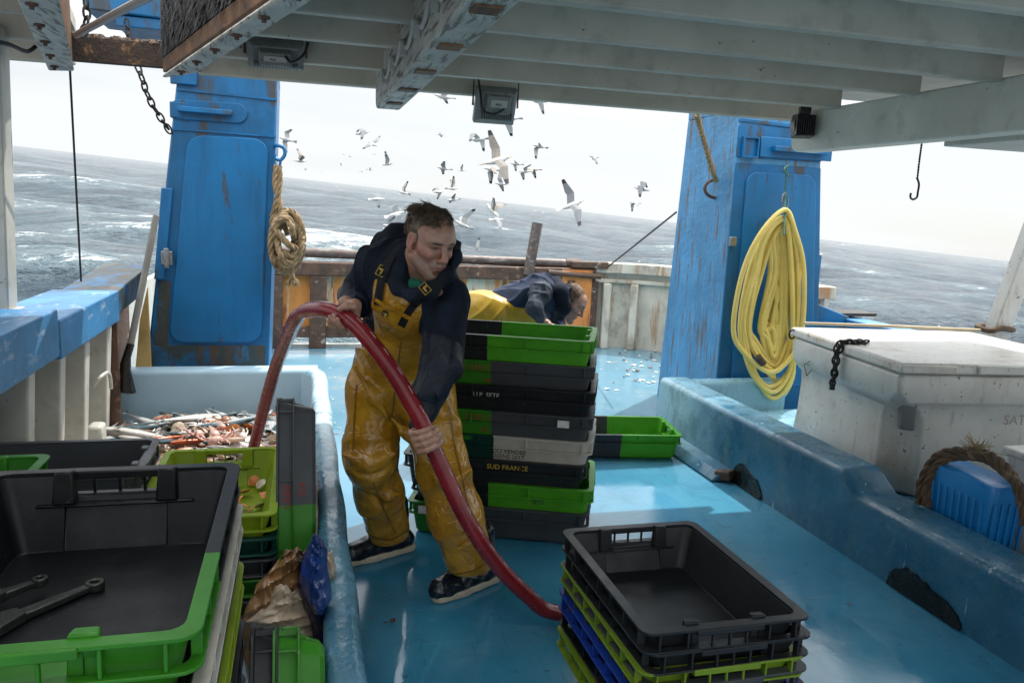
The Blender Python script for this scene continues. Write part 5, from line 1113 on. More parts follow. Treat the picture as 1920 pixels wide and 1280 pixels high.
F_([(860, 1030), (885, 1022), (912, 1000)], 2.90, .012, 'add', .02); F_([(850, 1055), (866, 1035), (905, 1020)], 2.90, .010, 'sub', .02); F_([(820, 895), (850, 905), (880, 880)], 2.98, .011, 'add', .02); F_([(835, 740), (855, 800), (868, 850)], 3.08, .008, 'add', .02)
ov.displace(lambda P: .003-.009*ridges(P, 10, 21, (0, 0, .9))-.002*ridges(P, 22, 6)-.003*vnoise(P, 24, 2))
for hm, pre in ((rhm, rcf), (lhm, lcf)):      # straight hems
    d_ = hm[0]-pre[0]; d_ = d_/np.linalg.norm(d_)*.4+np.array([0, 0, -.8]); d_ /= np.linalg.norm(d_)
    dist = np.sqrt((bx-hm[0][0])**2+(by-hm[0][1])**2+(bz-hm[0][2])**2); ov.op((slice(None),)*3, np.where(dist < .22, half(hm[0]+d_*.042, d_), -9), .004, 'and')
oo = ov.mesh('bib_overalls', m_pvc, FM, 1, origin=O)
from mathutils.bvhtree import BVHTree
bpy.context.view_layer.update()
def bvh_of(*obs):
    vs, fs = [], []
    for o in obs:
        b0 = len(vs); vs += [v_.co+Vector(O) for v_ in o.data.vertices]; fs += [tuple(i+b0 for i in p.vertices) for p in o.data.polygons]
    return BVHTree.FromPolygons(vs, fs)
bv = bvh_of(oh, oo)
def onsurf(px, py, lift=.006):
    d = ray(px, py).normalized(); h = bv.ray_cast(CP, d); 
    return (h[0] - d*lift, h[1]) if h[0] is not None else (at(px, py, 2.9), Vector(CB))
def ribbon(pixels, w_px, name, mat, parent, lift=.006, th=.004):
    """strap lying on the clothes: follows the surface under the given line"""
    P_ = spline([Vector((x, y, 0)) for x, y in pixels], 6); rings = []
    for i, p in enumerate(P_):
        a = P_[max(i-1, 0)]; c = P_[min(i+1, len(P_)-1)]; tdir = (c-a).normalized(); nd = Vector((-tdir.y, tdir.x, 0))*w_px/2
        q = [onsurf(p.x+nd.x*k, p.y+nd.y*k, lift)[0] for k in (-1, -.33, .33, 1)]; dn = Vector(ray(p.x, p.y)).normalized()*-th
        rings.append(q+[v_+dn for v_ in reversed(q)])
    o = MB().loft([[v_-Vector(O) for v_ in r] for r in rings]).build(name, mat, parent, smooth=50); return o
ribbon([(708, 572), (712, 540), (720, 510), (733, 478)], 15, 'strap', m_dark, FM); ribbon([(752, 612), (766, 585), (782, 566), (806, 546), (836, 520)], 15, 'strap', m_dark, FM)
def patch(px, py, w, h_, ang, name, mat, parent, lift=.010):
    p, n_ = onsurf(px, py, lift); r_ = Vector(CR*cos(ang)-CU*sin(ang)); u_ = Vector(CU*cos(ang)+CR*sin(ang)); n_ = Vector(CB); s = RP(p, 1)
    b = MB(); q = [p-r_*w*s/2-u_*h_*s/2, p+r_*w*s/2-u_*h_*s/2, p+r_*w*s/2+u_*h_*s/2, p-r_*w*s/2+u_*h_*s/2]; b.prism([v_-Vector(O) for v_ in q], n_*.003); return b.build(name, mat, parent)
for (px, py, an) in ((715, 508, .5), (797, 541, -.7)):
    bk = patch(px, py, 16, 21, an, 'buckle', m_gold, FM, .011); patch(px, py, 13, 18, an, 'buckle_face', m_dark, bk, .0145); patch(px, py-3, 9, 4, an, 'emblem', m_gold, bk, .018); patch(px, py+2, 3.5, 9, an, 'emblem', m_gold, bk, .018)
m_seam = M('oilskin_seam', (.20, .10, .010), .4, .2, 20)
for px_ in ([(752, 640), (744, 700), (738, 760), (733, 790)], [(668, 720), (664, 790), (662, 850)], [(700, 905), (718, 950), (742, 1000)], [(842, 760), (852, 830), (868, 900), (884, 970), (905, 1050)]): ribbon(px_, 2.6, 'seam', m_seam, FM, .0015, .002)
for px_ in ([(692, 1003), (728, 1012), (768, 992)], [(852, 1076), (885, 1070), (922, 1050)]): ribbon(px_, 2.4, 'hem_seam', m_seam, FM, .0015, .002)
pk = ribbon([(725, 588), (770, 615)], 56, 'bib_pocket', m_pvc, FM, .004, .006)
ribbon([(703, 562), (735, 580), (783, 604)], 7, 'pocket_flap_seam', m_pvc, FM, .012, .004)
patch(722, 588, 11, 10, .4, 'logo_patch', m_dark, FM, .016); patch(722, 589, 7, 2.4, .4, 'emblem', m_gold, FM, .020); patch(723, 591, 2.4, 7, .4, 'emblem', m_gold, FM, .020)
p_ = [np.array(hfr[0]+hfr[1]@np.array(q)) for q in ((.02, .03, -.155), (-.03, .05, -.165))]
v = Vol(nkb[0]-.15, nkb[0]+.15, .005); v.cone(nkb[0]+CB*.030-CU*.105, nkb[0]+CB*.034-CU*.09, .052, .050, .01); v.mesh('tshirt_collar', m_green_shirt, FM, 1, origin=O)
m_hair = hair_mat('brown_hair', (.060, .042, .028), (.22, .16, .11))
hair(hfr, 'hair', m_hair, FM, 4, 6000, .042, origin=O, vox=.003)
# boots
def boot(toe, heel, hm, parent, name='boot'):
    f = (toe-heel); l = np.linalg.norm(f); f = f/l; sd = np.array([f[1], -f[0], 0]); l = max(l, .32); toe = heel+f*l; z = np.array([0, 0, 1.0])
    v = Vol(np.minimum(toe, heel)-[.12, .12, .03], np.maximum(toe, heel)+[.12, .12, .30], .004)
    v.chain([heel+f*.01+z*.060, heel+f*.12+z*.066, heel+f*.20+z*.060, toe-f*.035+z*.055], [.040, .046, .047, .042], .03); v.cone(heel+f*.05+z*.07, heel+f*.06+z*.24, .048, .052, .03); v.cone(toe-f*.06+z*.045, toe-f*.012+z*.04, .040, .026, .03)
    v.plane(heel+z*.028, -z, .004); v.displace(lambda P: -.003*ridges(P, 40, 3)); o = v.mesh(name, m_boot, parent, 1, origin=O)
    s = Vol(np.minimum(toe, heel)-[.12, .12, .03], np.maximum(toe, heel)+[.12, .12, .1], .004)
    s.chain([heel+f*.005+z*.02, heel+f*.10+z*.02, heel+f*.19+z*.02, toe-f*.035+z*.02], [.043, .042, .051, .042], .02); s.plane(heel+z*.036, z, .006); s.plane(heel+z*.002, -z, .004); so = s.mesh('sole', m_sole, o, 1, origin=O)
boot(ftoe, fheel, lhm, FM); boot(rtoe, rheel, rhm, FM)

# ------------------------------------------------------------------ second person bending behind the stack
P2 = thing('person', 'person in navy fleece and yellow overalls bending low behind the tall crate stack', 'person', (1.25, 5.05, 0)); O = np.array(P2.location)
lo, hi = (.85, 4.55, -.02), (2.10, 5.55, 1.45)
pel = J(905, 592, 5.0, 33); wai = J(950, 572, 5.0, 33); che = J(1015, 552, 5.0, 34); nkb = J(1052, 556, 5.0, 18)
hf2 = head_frame(A(1069, 566, 5.0), 78, 38, 0, .98)
nsh = J(1012, 548, 4.82, 17); nel = J(1002, 578, 4.74, 14); nwr = J(1016, 600, 4.72, 8); fsh = J(1020, 545, 5.18, 17); fel = J(1040, 590, 5.2, 13); fwr = J(1050, 615, 5.15, 8)
kn1 = np.array([1.22, 4.93, .50]); kn2 = np.array([1.30, 5.14, .50]); an1 = np.array([1.13, 4.93, .10]); an2 = np.array([1.24, 5.16, .10])
body = Vol(lo, hi, .005)
for a_, b_ in ((pel, wai), (wai, che), (che, nkb)): body.cone(a_[0], b_[0], a_[1]*.8, b_[1]*.8, .03)
for ch in ((nsh, nel, nwr), (fsh, fel, fwr)): body.chain([q[0] for q in ch], [.045, .038, .027], .02)
for k_, a_ in ((kn1, an1), (kn2, an2)): body.chain([pel[0], k_, a_, a_+np.array([.14, 0, -.06])], [.085, .055, .04, .03], .03)
add_head(body, hf2, nkb[0], .055)
for wr, hd in ((nwr, A(1024, 604, 4.71)), (fwr, A(1062, 622, 5.12))):
    hd = np.array(hd); dr = hd-wr[0]; dr /= np.linalg.norm(dr); body.cone(wr[0], hd, .026, .030, .02, flat=(CU, 1.6)); sv = np.cross(dr, CU)
    for i in range(4): q = hd+sv*(i-1.5)*.019+dr*.02; body.chain([q, q+dr*.035+CU*.003, q+dr*.055-CU*.015, q+dr*.06-CU*.032], [.0095, .009, .0085, .007], .004)
    body.chain([hd-sv*.02, hd-sv*.045+dr*.02, hd-sv*.05+dr*.05-CU*.01], [.012, .011, .008], .008)
body.mesh('body', m_skin2, P2, 0, head_tint(hf2), O); del body
hv = Vol(lo, hi, .006); hv.cone(pel[0]+CR*.10+CU*.02, wai[0], pel[1]*.98, wai[1]*1.02, .03); hv.cone(wai[0], che[0], wai[1]*1.02, che[1]*1.05, .04); hv.cone(che[0], nkb[0], che[1]*.9, .075, .05)
hv.cone(che[0], fsh[0], .11, fsh[1], .04); hv.chain([fsh[0], fel[0], fwr[0]], [fsh[1], fel[1], .034], .02)
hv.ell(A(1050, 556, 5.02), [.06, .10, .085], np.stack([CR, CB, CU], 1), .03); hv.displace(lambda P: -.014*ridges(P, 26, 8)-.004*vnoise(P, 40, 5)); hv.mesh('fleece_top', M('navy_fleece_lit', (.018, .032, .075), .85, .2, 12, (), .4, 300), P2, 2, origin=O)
hv = Vol(lo, hi, .005); hv.cone(che[0]+CB*.05, nsh[0], .09, nsh[1]*1.05, .03); hv.chain([nsh[0], nel[0], nwr[0]], [nsh[1]*1.05, nel[1]*1.1, .034], .02); hv.displace(lambda P: -.010*ridges(P, 30, 3)); hv.mesh('sleeve', m_slate, P2, 2, origin=O)
hv = Vol(lo, hi, .005); hv.chain([A(1042, 530, 5.0), A(1050, 548, 4.88), A(1056, 575, 4.9), A(1050, 590, 5.0)], [.045, .05, .05, .04], .03); hv.ell(A(1056, 562, 5.0), [.055, .10, .10], np.stack([CR, CB, CU], 1), .03)
hv.ell(hf2[0]+hf2[1]@np.array([0, .03, 0]), [.105, .11, .115], None, .01, 'sub'); hv.mesh('hood', m_navy, P2, 2, origin=O)
ov = Vol(lo, hi, .006); ov.ell(pel[0], [.20, .19, .16], np.stack([CR, CB, CU], 1), .04); ov.cone(pel[0], wai[0]-CU*.035+CB*.02, pel[1]*1.05, wai[1]*.97, .03); ov.cone(wai[0]-CU*.035+CB*.02, A(990, 588, 4.98), wai[1]*.97, .09, .03)
for k_, a_ in ((kn1, an1), (kn2, an2)): ov.chain([pel[0], k_, a_], [.14, .10, .085], .05)
ov.displace(lambda P: -.014*ridges(P, 20, 2)); ov.mesh('bib_overalls', M('bright_yellow_oilskin', (.50, .31, .022), .35, .2, 8, [(16, (.25, .15, .02), .6, .72)], .4, 40), P2, 1, origin=O)
hair(hf2, 'hair', hair_mat('light_brown_hair', (.12, .075, .04), (.30, .20, .12)), P2, 9, 3000, .040, origin=O, drape=.6)
for a_ in (an1, an2): boot(np.array([a_[0]+.20, a_[1], 0]), np.array([a_[0]-.05, a_[1], 0]), None, P2)
# ------------------------------------------------------------------ gulls
m_gw = M('gull_white', (.58, .58, .57), .7, .08, 30, (), .1); m_gg = M('gull_grey', (.22, .235, .25), .7, .15, 30, (), .1); m_gb = M('gull_wingtip', (.03, .03, .032), .6, .2, 30, (), .1); m_gy = M('gull_beak', (.60, .38, .03), .5, .1, 30, (), 0)
m_gbr = M('gull_brown', (.24, .215, .19), .7, .25, 40, (), .1)
def gull_mesh(name, up_in, up_out, sweep, fold=0., young=False, twist=0.):
    """body along +Y, wings along X; up_in / up_out dihedral of inner and outer wing for (left, right)"""
    b = MB(); W0 = 4 if young else 0
    prof = [(-.30, .008, .0), (-.26, .030, 0), (-.16, .055, .0), (-.04, .078, 0), (.08, .082, .0), (.17, .062, .008), (.215, .044, .022), (.255, .043, .032), (.285, .032, .030), (.305, .014, .025)]
    b.loft([[(r*cos(2*pi*k/10), y, zc+r*.9*sin(2*pi*k/10)) for k in range(10)] for y, r, zc in prof], 0)
    b.loft([[(.012*cos(2*pi*k/6), .298, .026+.012*sin(2*pi*k/6)) for k in range(6)], [(.009*cos(2*pi*k/6), .33, .024+.010*sin(2*pi*k/6)) for k in range(6)], [(.003*cos(2*pi*k/6), .355, .014+.003*sin(2*pi*k/6)) for k in range(6)]], 3)
    b.loft([[(-.035, -.24, .012), (.035, -.24, .012), (.035, -.24, -.006), (-.035, -.24, -.006)], [(-.085, -.42, .004), (.085, -.42, .004), (.085, -.42, -.002), (-.085, -.42, -.002)]], W0 if young else 0)
    for s, ui, uo in ((-1, up_in[0], up_out[0]), (1, up_in[1], up_out[1])):
        st = [(0.0, 0), (.12, 0), (.26, 0), (.36, 1), (.48, 1), (.58, 1), (.66, 1), (.70, 1)]; x = .04; z = .03; ya = .06; rings = []; prev = 0
        for d, seg in st:
            L = (d-prev)*(1-fold*.3); prev = d; a = radians(uo if seg else ui); x += L*cos(a); z += L*sin(a); ya += L*(.28 if not seg else -sweep)
            ch = .17 if d < .36 else .165-(d-.36)*.36; ch = max(ch, .02); th = .020*(1-d/.8)
            tz = twist*(d/.7)
            rings.append([(s*x, ya+.035, z), (s*x, ya-ch*.35, z+th+tz*.02), (s*x, ya-ch, z-.004+tz*.05), (s*x, ya-ch*.4, z-th*.4)])
        for i in range(len(rings)-1):
            n_ = 4; vs = rings[i]+rings[i+1]; tip = i >= 5
            for k in range(n_):
                l = (k+1) % n_; mi = 2 if tip else ((4 if young else 1) if k in (0, 1) else (4 if young and k == 2 else 0)); b.add([vs[k], vs[l], vs[n_+l], vs[n_+k]], [(0, 1, 2, 3)], mi)
        b.add(rings[0], [(0, 1, 2, 3)], 0); b.add(rings[-1], [(3, 2, 1, 0)], 2)
    o = b.build(name, [m_gw, m_gg, m_gb, m_gy, m_gbr], None, smooth=60); return o
poses = {}
def gull(px, py, span_px, pose, hd, pitch, bank, label, young=False, frac=1.):
    """heading hd: 0 flies to the picture's right, 90 away from the camera; distance follows from the size it shows"""
    dist = 1.32*FPX/(span_px*(1.12 if span_px > 30 else 1))*frac; key = (pose, young, px if span_px > 30 else 0)
    ui, uo, sw, fo, tw = POSE[pose]; jr = random.Random(px*13+py); ui = tuple(a+jr.uniform(-12, 12) for a in ui); uo = tuple(a+jr.uniform(-16, 16) for a in uo); sw += jr.uniform(-.15, .2); fo += jr.uniform(0, .2); tw += jr.uniform(-.3, .3)
    if key not in poses:
        o = gull_mesh('gull', ui, uo, sw, fo, young, tw); poses[key] = o
    else:
        o = poses[key].copy(); COL.objects.link(o)
    d = ray(px, py).normalized(); o.location = CP+d*dist
    o.rotation_mode = 'XYZ'; o.rotation_euler = (Matrix.Rotation(-YAW+radians(hd-90), 3, 'Z') @ Matrix.Rotation(radians(pitch), 3, 'X') @ Matrix.Rotation(radians(bank), 3, 'Y')).to_euler()
    tag(o, label, 'gull', 'gulls wheeling behind the boat'); return o
POSE = {'glide': ((12, 12), (-6, -6), .35, 0, 0), 'up': ((48, 48), (30, 30), .3, 0, 0), 'down': ((-8, -8), (-52, -52), .4, 0, 0), 'high': ((68, 68), (58, 58), .35, 0, .4), 'arch': ((32, 32), (-32, -32), .5, 0, 0), 'one': ((60, -30), (72, -48), .35, 0, 0), 'flap': ((20, 20), (-60, -60), .45, .2, 0)}
far = 'tiny distant gull low over the horizon left of the fisherman'
GL = [(897, 262, 66, 'flap', 150, -5, 20, 'white gull with both wings drooped, below the floodlight'), (832, 182, 62, 'arch', 185, 5, 5, 'gull with raised bent wings just under the roof edge near the centre girder'),
 (955, 222, 70, 'one', 170, 0, 15, 'gull banking right beside and below the floodlight'), (1010, 190, 60, 'arch', 200, 0, -40, 'gull partly hidden by the roof edge right of the floodlight'),
 (678, 250, 52, 'arch', 20, 10, 10, 'gull with thin spread wings, upper left of the flock'), (698, 270, 40, 'glide', 340, -25, 35, 'gull tilting downwards beneath the upper left one'), (826, 253, 26, 'flap', 180, 0, 0, 'small compact gull above the middle of the flock'),
 (932, 302, 96, 'one', 15, 15, 10, 'large gull with one wing straight up in the middle of the flock', True), (925, 318, 62, 'down', 190, 0, 20, 'gull crossing just below the large upright winged gull', True), (1012, 275, 48, 'down', 200, 5, 25, 'gull with one wing hanging, right of the large upright winged gull'),
 (1115, 294, 40, 'down', 185, 0, -10, 'lone gull furthest right in the open sky'), (563, 302, 42, 'up', 30, 0, 20, 'pale gull right beside the rope hook on the left post', True), (538, 262, 48, 'arch', 200, 10, 45, 'gull showing a curved wing above the rope hook on the left post'),
 (726, 308, 40, 'high', 10, 10, 20, 'gull with wings raised in a V above the fisherman\'s head to the left'), (832, 316, 46, 'glide', 185, 5, 15, 'gull gliding level above the fisherman\'s head'), (866, 320, 26, 'up', 190, 0, 0, 'small gull following the level gliding gull'),
 (968, 308, 40, 'flap', 190, 0, 20, 'upper gull of the tight group right of the large upright winged gull'), (985, 322, 44, 'glide', 200, -10, 30, 'lower gull of the tight group right of the large upright winged gull'), (1000, 318, 46, 'down', 170, 0, 10, 'rightmost gull of the tight group right of the large upright winged gull', True),
 (940, 345, 46, 'one', 170, 0, 0, 'gull fluttering below the large upright winged gull'), (757, 362, 36, 'high', 200, 10, 30, 'brown gull rising from the waves left of the fisherman\'s hair', True), (708, 374, 48, 'arch', 20, 0, 25, 'white gull low over the waves, left of the fisherman'),
 (820, 360, 40, 'flap', 30, 0, 20, 'white gull right above the fisherman\'s hair'), (848, 354, 38, 'high', 20, 0, -25, 'tan gull just above and right of the fisherman\'s hair', True), (922, 395, 64, 'up', 150, 40, 20, 'brown gull with half raised wings right of the fisherman', True), (932, 412, 44, 'glide', 20, 0, 35, 'gull skimming the water under the brown gull'),
 (1072, 385, 84, 'one', 10, 20, 20, 'big white gull standing on one wingtip, right of the upright pipe'), (1205, 355, 58, 'arch', 160, 5, -20, 'white gull with one long bent wing beside the right blue post'), (1190, 381, 36, 'down', 190, 0, 10, 'small gull just beneath the bent winged one by the right post'),
 (742, 402, 60, 'arch', 20, 15, 40, 'white gull behind the fisherman\'s right ear'), (730, 425, 46, 'glide', 200, 10, 50, 'white gull low behind the fisherman\'s shoulder'), (868, 422, 62, 'high', 200, 20, 15, 'white gull with black wingtip beside the fisherman\'s face'), (895, 468, 36, 'high', 180, 10, 20, 'gull sitting near the pipe rail right of the fisherman'), (850, 375, 40, 'glide', 200, -10, 20, 'white gull skimming behind the fisherman\'s hair')]
for px, py in ((645, 290), (656, 294), (688, 318), (678, 322), (702, 290), (694, 318), (640, 310), (600, 322), (573, 318)): GL.append((px, py, rng.uniform(9, 16), ('up', 'glide', 'arch')[int(rng.integers(3))], rng.uniform(0, 360), 0, rng.uniform(-20, 20), far))
for gdef in GL: gull(*gdef[:8], young=len(gdef) > 8)

# ------------------------------------------------------------------ the catch in the pen
def fish_mat(name, back, belly):
    n = NT(name); n.coords(False); sp = n.node('ShaderNodeSeparateXYZ'); n.l.new(n.obj, sp.inputs[0]); f = n.ramp(n.math('ADD', sp.outputs[2], n.math('MULTIPLY', n.noise(60), .012)), .0, .014)
    n.set('Base Color', n.mix(f, belly, back)); n.set('Roughness', .22); n.set('Metallic', .25); n.set('Normal', n.bump(n.noise(300), .2, .001)); return n.m
m_mack = fish_mat('mackerel_skin', (.05, .085, .10), (.62, .63, .62)); m_hake = fish_mat('hake_skin', (.16, .145, .13), (.64, .62, .58)); m_gurn = fish_mat('gurnard_skin', (.44, .12, .05), (.66, .47, .36))
def fish_obj(name, L, mat, fat=1.):
    b = MB(); prof = [(0, .004), (.06, .045), (.18, .078), (.34, .090), (.52, .080), (.70, .052), (.84, .024), (.90, .018)]
    bend = random.uniform(-.12, .12)
    b.loft([[(L*(u-.45), L*(bend*(u-.3)**2)+L*r*.55*fat*cos(2*pi*k/10), L*r*fat*sin(2*pi*k/10)) for k in range(10)] for u, r in prof])
    t_ = [(L*(.89-.45), 0, 0), (L*(1.03-.45), 0, L*.095), (L*(.97-.45), 0, 0), (L*(1.03-.45), 0, -L*.095)]; off = L*(bend*.36)
    b.add([(x, y+off, z) for x, y, z in t_]+[(x, y+off+.003, z) for x, y, z in t_], [(0, 1, 2), (0, 2, 3), (6, 5, 4), (7, 6, 4)])
    for u0, u1, h in ((.30, .42, .055), (.60, .70, .035)): b.add([(L*(u0-.45), 0, L*.08*fat), (L*(u0+.03-.45), 0, L*(.08*fat+h)), (L*(u1-.45), 0, L*.07*fat)], [(0, 1, 2)])
    b.add([(L*(.22-.45), L*.045*fat, 0), (L*(.36-.45), L*.11*fat, -L*.03), (L*(.30-.45), L*.05*fat, -L*.02)], [(0, 1, 2)])
    return b.build(name, mat, None, smooth=60)
def bed(x, y): return .075+.04*np.clip((y-4.6)/.6, 0, 1)+.045*math.exp(-((x+.55)/.5)**2-((y-4.9)/.5)**2)+.10*np.clip((5.35-y)/.5, 0, 1)*.5+.012*sin(x*23)*cos(y*19)
fish_kinds = [('mackerel', m_mack, .38, 1., 'silver mackerel with dark blue back in the heap of catch in the pen', 40), ('hake', m_hake, .46, .95, 'pale hake in the heap of catch in the pen', 22), ('gurnard', m_gurn, .27, 1.15, 'orange red gurnard in the heap of catch in the pen', 16)]
fr_ = random.Random(12)
for nm, mt, L, fat, lab, cnt in fish_kinds:
    protos = [fish_obj(nm, L*s, mt, fat) for s in (1., .85, 1.12)]
    for k in range(cnt):
        o = protos[k] if k < 3 else protos[k % 3].copy()
        if k >= 3: COL.objects.link(o)
        x = fr_.uniform(-1.02, .0); y = fr_.uniform(4.1, 5.25) if k % 3 else fr_.uniform(4.9, 5.3)
        o.location = (x, y, bed(x, y)+fr_.uniform(.035, .085)); o.rotation_euler = (radians(90)+fr_.uniform(-.5, .5), fr_.uniform(-.25, .25), fr_.uniform(0, 6.28) if k % 2 else fr_.gauss(.15, .5)); tag(o, lab, 'fish', nm+' in the pen')
def octo(seed, mat):
    g = random.Random(seed); b = MB(); b.tube(spline([(-.07, 0, .02), (-.04, 0, .035), (.0, 0, .035), (.03, 0, .02)], 4), [.008+.032*sin(pi*min(1, (i+1)/13)) for i in range(13)], 10)
    for k in range(8):
        a = -.9+k*.26; p = [(.02, .01*(k-3.5), .02)]; x, y, z = .03, .012*(k-3.5), .02
        for j in range(5): x += .028*cos(a); y += .028*sin(a); a += g.uniform(-.6, .6); z = max(.006, z+g.uniform(-.012, .010)); p.append((x, y, z))
        q = spline(p, 3); b.tube(q, [.011-.009*i/len(q) for i in range(len(q))], 6)
    return b.build('squid', mat, None, smooth=60)
m_squid = M('pink_squid_flesh', (.62, .40, .34), .25, .2, 30, [(60, (.35, .13, .10), .55, .68)], .2, 100, sss=.1); m_octo = M('brown_squid_flesh', (.34, .17, .10), .25, .25, 30, [(60, (.16, .07, .04), .55, .68)], .2, 100); m_pale = M('pale_squid_flesh', (.66, .60, .60), .22, .1, 30, [(60, (.40, .25, .28), .58, .7)], .2, 100)
for i, (mt, lab, cnt) in enumerate(((m_squid, 'pinkish squid sprawled on the catch in the pale blue pen', 7), (m_octo, 'brown squid sprawled on the catch in the pale blue pen', 6), (m_pale, 'pale mauve squid sprawled on the catch in the pale blue pen', 9))):
    pr = octo(i+3, mt)
    for k in range(cnt):
        o = pr if k == 0 else pr.copy()
        if k: COL.objects.link(o)
        x = fr_.uniform(-1.0, .0); y = fr_.uniform(4.1, 5.1); o.location = (x, y, bed(x, y)+fr_.uniform(.035, .06)); o.rotation_euler = (fr_.gauss(0, .3), fr_.gauss(0, .3), fr_.uniform(0, 6.28)); s_ = fr_.uniform(.5, .85); o.scale = (s_,)*3; tag(o, lab, 'squid', 'squid in the pen')
def scallop(mat):
    b = MB(); n_ = 16; top = []
    for ring, (rr_, h) in enumerate(((1., 0), (.75, .35), (.4, .62), (.08, .72))):
        top.append([(.045*rr_*cos(pi*k/n_*2)*(1+.0), .045*rr_*sin(2*pi*k/n_), .020*h+.0015*(k % 2)*(rr_)) for k in range(n_)])
    b.loft(top); b.box(-.02, .02, -.052, -.036, 0, .004); return b.build('shellfish', mat, None, smooth=50)
for mt, lab, cnt in ((M('orange_shell', (.60, .20, .05), .4, .25, 40, [(50, (.5, .4, .3), .6, .7)]), 'orange shellfish among the catch in the pale blue pen', 26), (M('cream_shell', (.62, .52, .40), .4, .25, 40, [(50, (.25, .15, .1), .58, .7)]), 'cream coloured shellfish among the catch in the pale blue pen', 70), (M('dark_shell', (.13, .08, .06), .4, .3, 40, [(50, (.4, .3, .2), .6, .7)]), 'dark brown shellfish among the catch in the pale blue pen', 40)):
    pr = scallop(mt)
    for k in range(cnt):
        o = pr if k == 0 else pr.copy()
        if k: COL.objects.link(o)
        x = fr_.uniform(-1.03, .02); y = fr_.uniform(4.0, 5.15); o.location = (x, y, bed(x, y)+fr_.uniform(.02, .06)); o.rotation_euler = (fr_.gauss(0, .7), fr_.gauss(0, .7), fr_.uniform(0, 6.28)); s_ = fr_.uniform(.6, 1.25); o.scale = (s_,)*3; tag(o, lab, 'shellfish', 'shellfish in the pen')
# mass of small fry underneath
b = MB(); g = random.Random(4); gx, gy = 50, 60; vs = []
for j in range(gy):
    for i in range(gx): x = -1.04+i*1.08/(gx-1); y = 3.5+j*1.85/(gy-1); vs.append((x, y, bed(x, y)+.012*g.random()-(.03 if j == gy-1 else 0)))
b.add(vs, [(j*gx+i, j*gx+i+1, (j+1)*gx+i+1, (j+1)*gx+i) for j in range(gy-1) for i in range(gx-1)])
for k in range(1500):
    x = g.uniform(-1.02, .03); y = g.uniform(3.9, 5.3); z = bed(x, y)+.012; a = g.uniform(0, 6.28); l = g.uniform(.015, .05); r = g.uniform(.006, .014); d = Vector((cos(a), sin(a), g.uniform(-.3, .3)))*l; p = Vector((x, y, z)); b.tube([p-d, p-d*.3, p+d*.4, p+d], [r*.3, r, r*.9, r*.2], 5)
n = NT('mixed_catch'); n.coords(False); c = n.mix(n.ramp(n.noise(22), .4, .6), (.20, .13, .09), (.55, .46, .38)); c = n.mix(n.ramp(n.noise(34, (1, 1, 1), 3), .56, .64), c, (.50, .17, .05)); c = n.mix(n.ramp(n.noise(29, (1, 1, 1), 3, .5, .5), .58, .64), c, (.06, .06, .065)); n.set('Base Color', c); n.set('Roughness', .25)
tag(b.build('small_catch', n.m, None, smooth=60), 'mass of small shellfish and fry spread under the bigger fish in the pen', 'catch', kind='stuff')
# shells in the lime crate
b = MB()
pr = None
for k in range(26):
    o = COL.objects['shellfish'].copy() if k % 3 else COL.objects['shellfish.026'].copy(); COL.objects.link(o); o.scale = (.5,)*3
    o.location = (-.31+fr_.uniform(-.17, .17), 3.03+fr_.uniform(-.1, .32), .445+fr_.uniform(0, .03)); o.rotation_euler = (fr_.gauss(0, .6), fr_.gauss(0, .6), fr_.uniform(0, 6.28)); tag(o, 'shell lying inside the lime yellow crate', 'shellfish', 'shells in the lime crate')

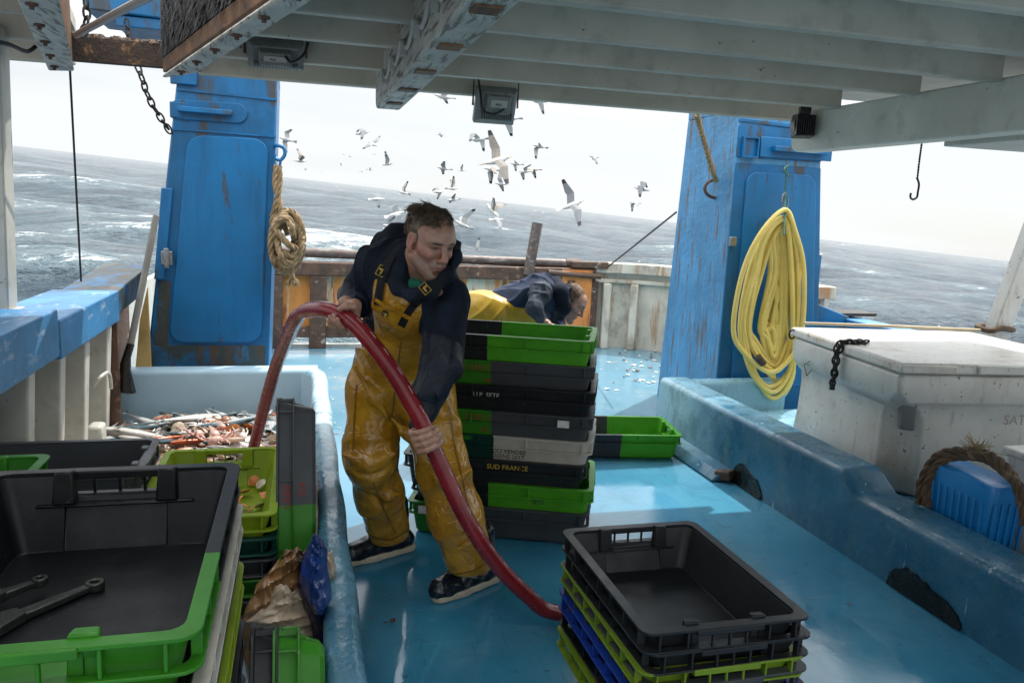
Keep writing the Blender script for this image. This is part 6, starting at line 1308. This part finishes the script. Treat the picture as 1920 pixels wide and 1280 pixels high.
# ------------------------------------------------------------------ crumpled sack
def sack():
    t = thing('crumpled_sack', 'crumpled brown and blue plastic sack stuffed between the crates and the coaming', 'sack', (-.02, 2.25, .2)); o0 = Vector(t.location)
    def sheet(name, mat, base, top, depth, amp, seed, nu=46, nv=54, lean=0):
        """bag panel: rows of pixels (left, right) from the foot to the torn top, bulging towards the viewer"""
        vs = []; g = np.random.default_rng(seed); rows = base
        for j in range(nv):
            f = j/(nv-1); ys_ = [r[0] for r in rows]; k = f*(len(rows)-1); i0 = min(int(k), len(rows)-2); w_ = k-i0
            yy_ = rows[i0][0]*(1-w_)+rows[i0+1][0]*w_; xl = rows[i0][1]*(1-w_)+rows[i0+1][1]*w_; xr_ = rows[i0][2]*(1-w_)+rows[i0+1][2]*w_
            for i in range(nu):
                u_ = i/(nu-1); P = np.array([[u_*3+seed, f*4, 0]]); cr_ = ridges(P, 3.2, seed)[0]*amp+.4*amp*vnoise(P, 6, seed)[0]
                rag = 7*vnoise(np.array([[u_*9+seed, 2., 1]]), 1.6, seed+1)[0]*max(0, f-.75)/.25
                bul = sin(pi*u_)**.7
                vs.append(at(xl+(xr_-xl)*u_+cr_*60, yy_+rag+cr_*70, depth-.085*bul*(1-.3*f)-cr_+lean*f)-o0)
        b = MB(); b.add(vs, [(j*nu+i, j*nu+i+1, (j+1)*nu+i+1, (j+1)*nu+i) for j in range(nv-1) for i in range(nu-1)])
        o = b.build(name, mat, t, smooth=50); sd = o.modifiers.new('thick', 'SOLIDIFY'); sd.thickness = .003; return o
    mb_ = M('brown_sack_film', (.34, .19, .08), .22, .3, 9, [(7, (.13, .06, .025), .45, .68), (11, (.50, .38, .24), .60, .72)], .5, 26, .01)
    ml_ = M('pale_sack_film', (.50, .40, .29), .25, .25, 9, [(9, (.22, .11, .04), .5, .7)], .5, 26, .01)
    mbl = M('blue_sack_film', (.012, .04, .19), .12, .3, 9, [(16, (.55, .60, .70), .60, .68, (1, 1, .6))], .9, 18, .015)
    mdb = M('dark_blue_sack_film', (.006, .014, .055), .2, .3, 9, (), .4, 26, .01)
    sheet('back_film', ml_, [(1290, 480, 650), (1200, 500, 640), (1120, 575, 633), (1060, 600, 630), (1035, 606, 622)], None, 2.36, .014, 3)
    sheet('brown_film', mb_, [(1290, 466, 590), (1190, 448, 590), (1150, 455, 585), (1095, 480, 576), (1050, 520, 570), (1030, 535, 572)], None, 2.26, .020, 5)
    sheet('fold_film', ml_, [(1270, 520, 590), (1200, 490, 590), (1165, 460, 585), (1130, 500, 575), (1100, 515, 565)], None, 2.20, .018, 9)
    sheet('dark_film', mdb, [(1290, 560, 640), (1230, 575, 643), (1180, 585, 630), (1130, 560, 612), (1085, 556, 590), (1050, 560, 580)], None, 2.20, .012, 6)
    sheet('blue_film', mbl, [(1150, 590, 604), (1120, 574, 622), (1090, 562, 618), (1060, 566, 612), (1030, 575, 612), (1005, 588, 600)], None, 2.15, .012, 8)
sack()
# ------------------------------------------------------------------ bits on the deck
m_leaf = M('weed_scrap', (.09, .05, .025), .5, .3, 40); m_scrap = M('shell_scrap', (.62, .60, .55), .6, .2, 40)
def scrap(px, py, s, mat, label, group, z=0.004):
    p = atz(px, py, z); b = MB(); g = random.Random(int(px*7+py)); n_ = 7; pts = [Vector((s*g.uniform(.5, 1)*cos(2*pi*k/n_), s*g.uniform(.3, .7)*sin(2*pi*k/n_), .001+g.uniform(0, s*.25))) for k in range(n_)]; c0 = Vector((0, 0, s*.35))
    b.add(pts+[c0, Vector((0, 0, 0))], [(k, (k+1) % n_, n_) for k in range(n_)]+[((k+1) % n_, k, n_+1) for k in range(n_)]); o = b.build('deck_scrap', mat, None, smooth=0); o.location = (p.x, p.y, z); o.rotation_euler = (0, 0, g.uniform(0, 6)); tag(o, label, 'scrap', group); return o
scrap(737, 1164, .022, m_leaf, 'dark brown scrap of weed on the deck beside the left coaming', None); scrap(722, 1166, .010, m_leaf, 'small dark crumb left of the weed scrap near the left coaming', None); scrap(697, 1160, .008, m_red, 'tiny red scrap at the foot of the left coaming', None)
scrap(1593, 1131, .013, m_leaf, 'small dark scrap alone on the open blue deck', None); scrap(1510, 1056, .010, m_leaf, 'tiny scrap on the blue deck above the lone dark scrap', None); scrap(1560, 900, .012, m_leaf, 'scrap near the right coaming foot', None)
g = random.Random(6)
for k in range(70):
    px = g.gauss(1205, 45); py = g.gauss(690, 22)
    if py > 770 or px > 1300 or px < 1110: continue
    scrap(px, py, g.uniform(.012, .045), m_scrap if g.random() < .7 else m_leaf, 'scrap of shell and weed littering the deck by the right blue post', 'litter by the right post')
for k in range(24): scrap(g.uniform(615, 665), g.uniform(690, 820), g.uniform(.006, .016), m_scrap, 'pale crumb scattered on the aft deck left of the fisherman', 'crumbs on the aft deck')
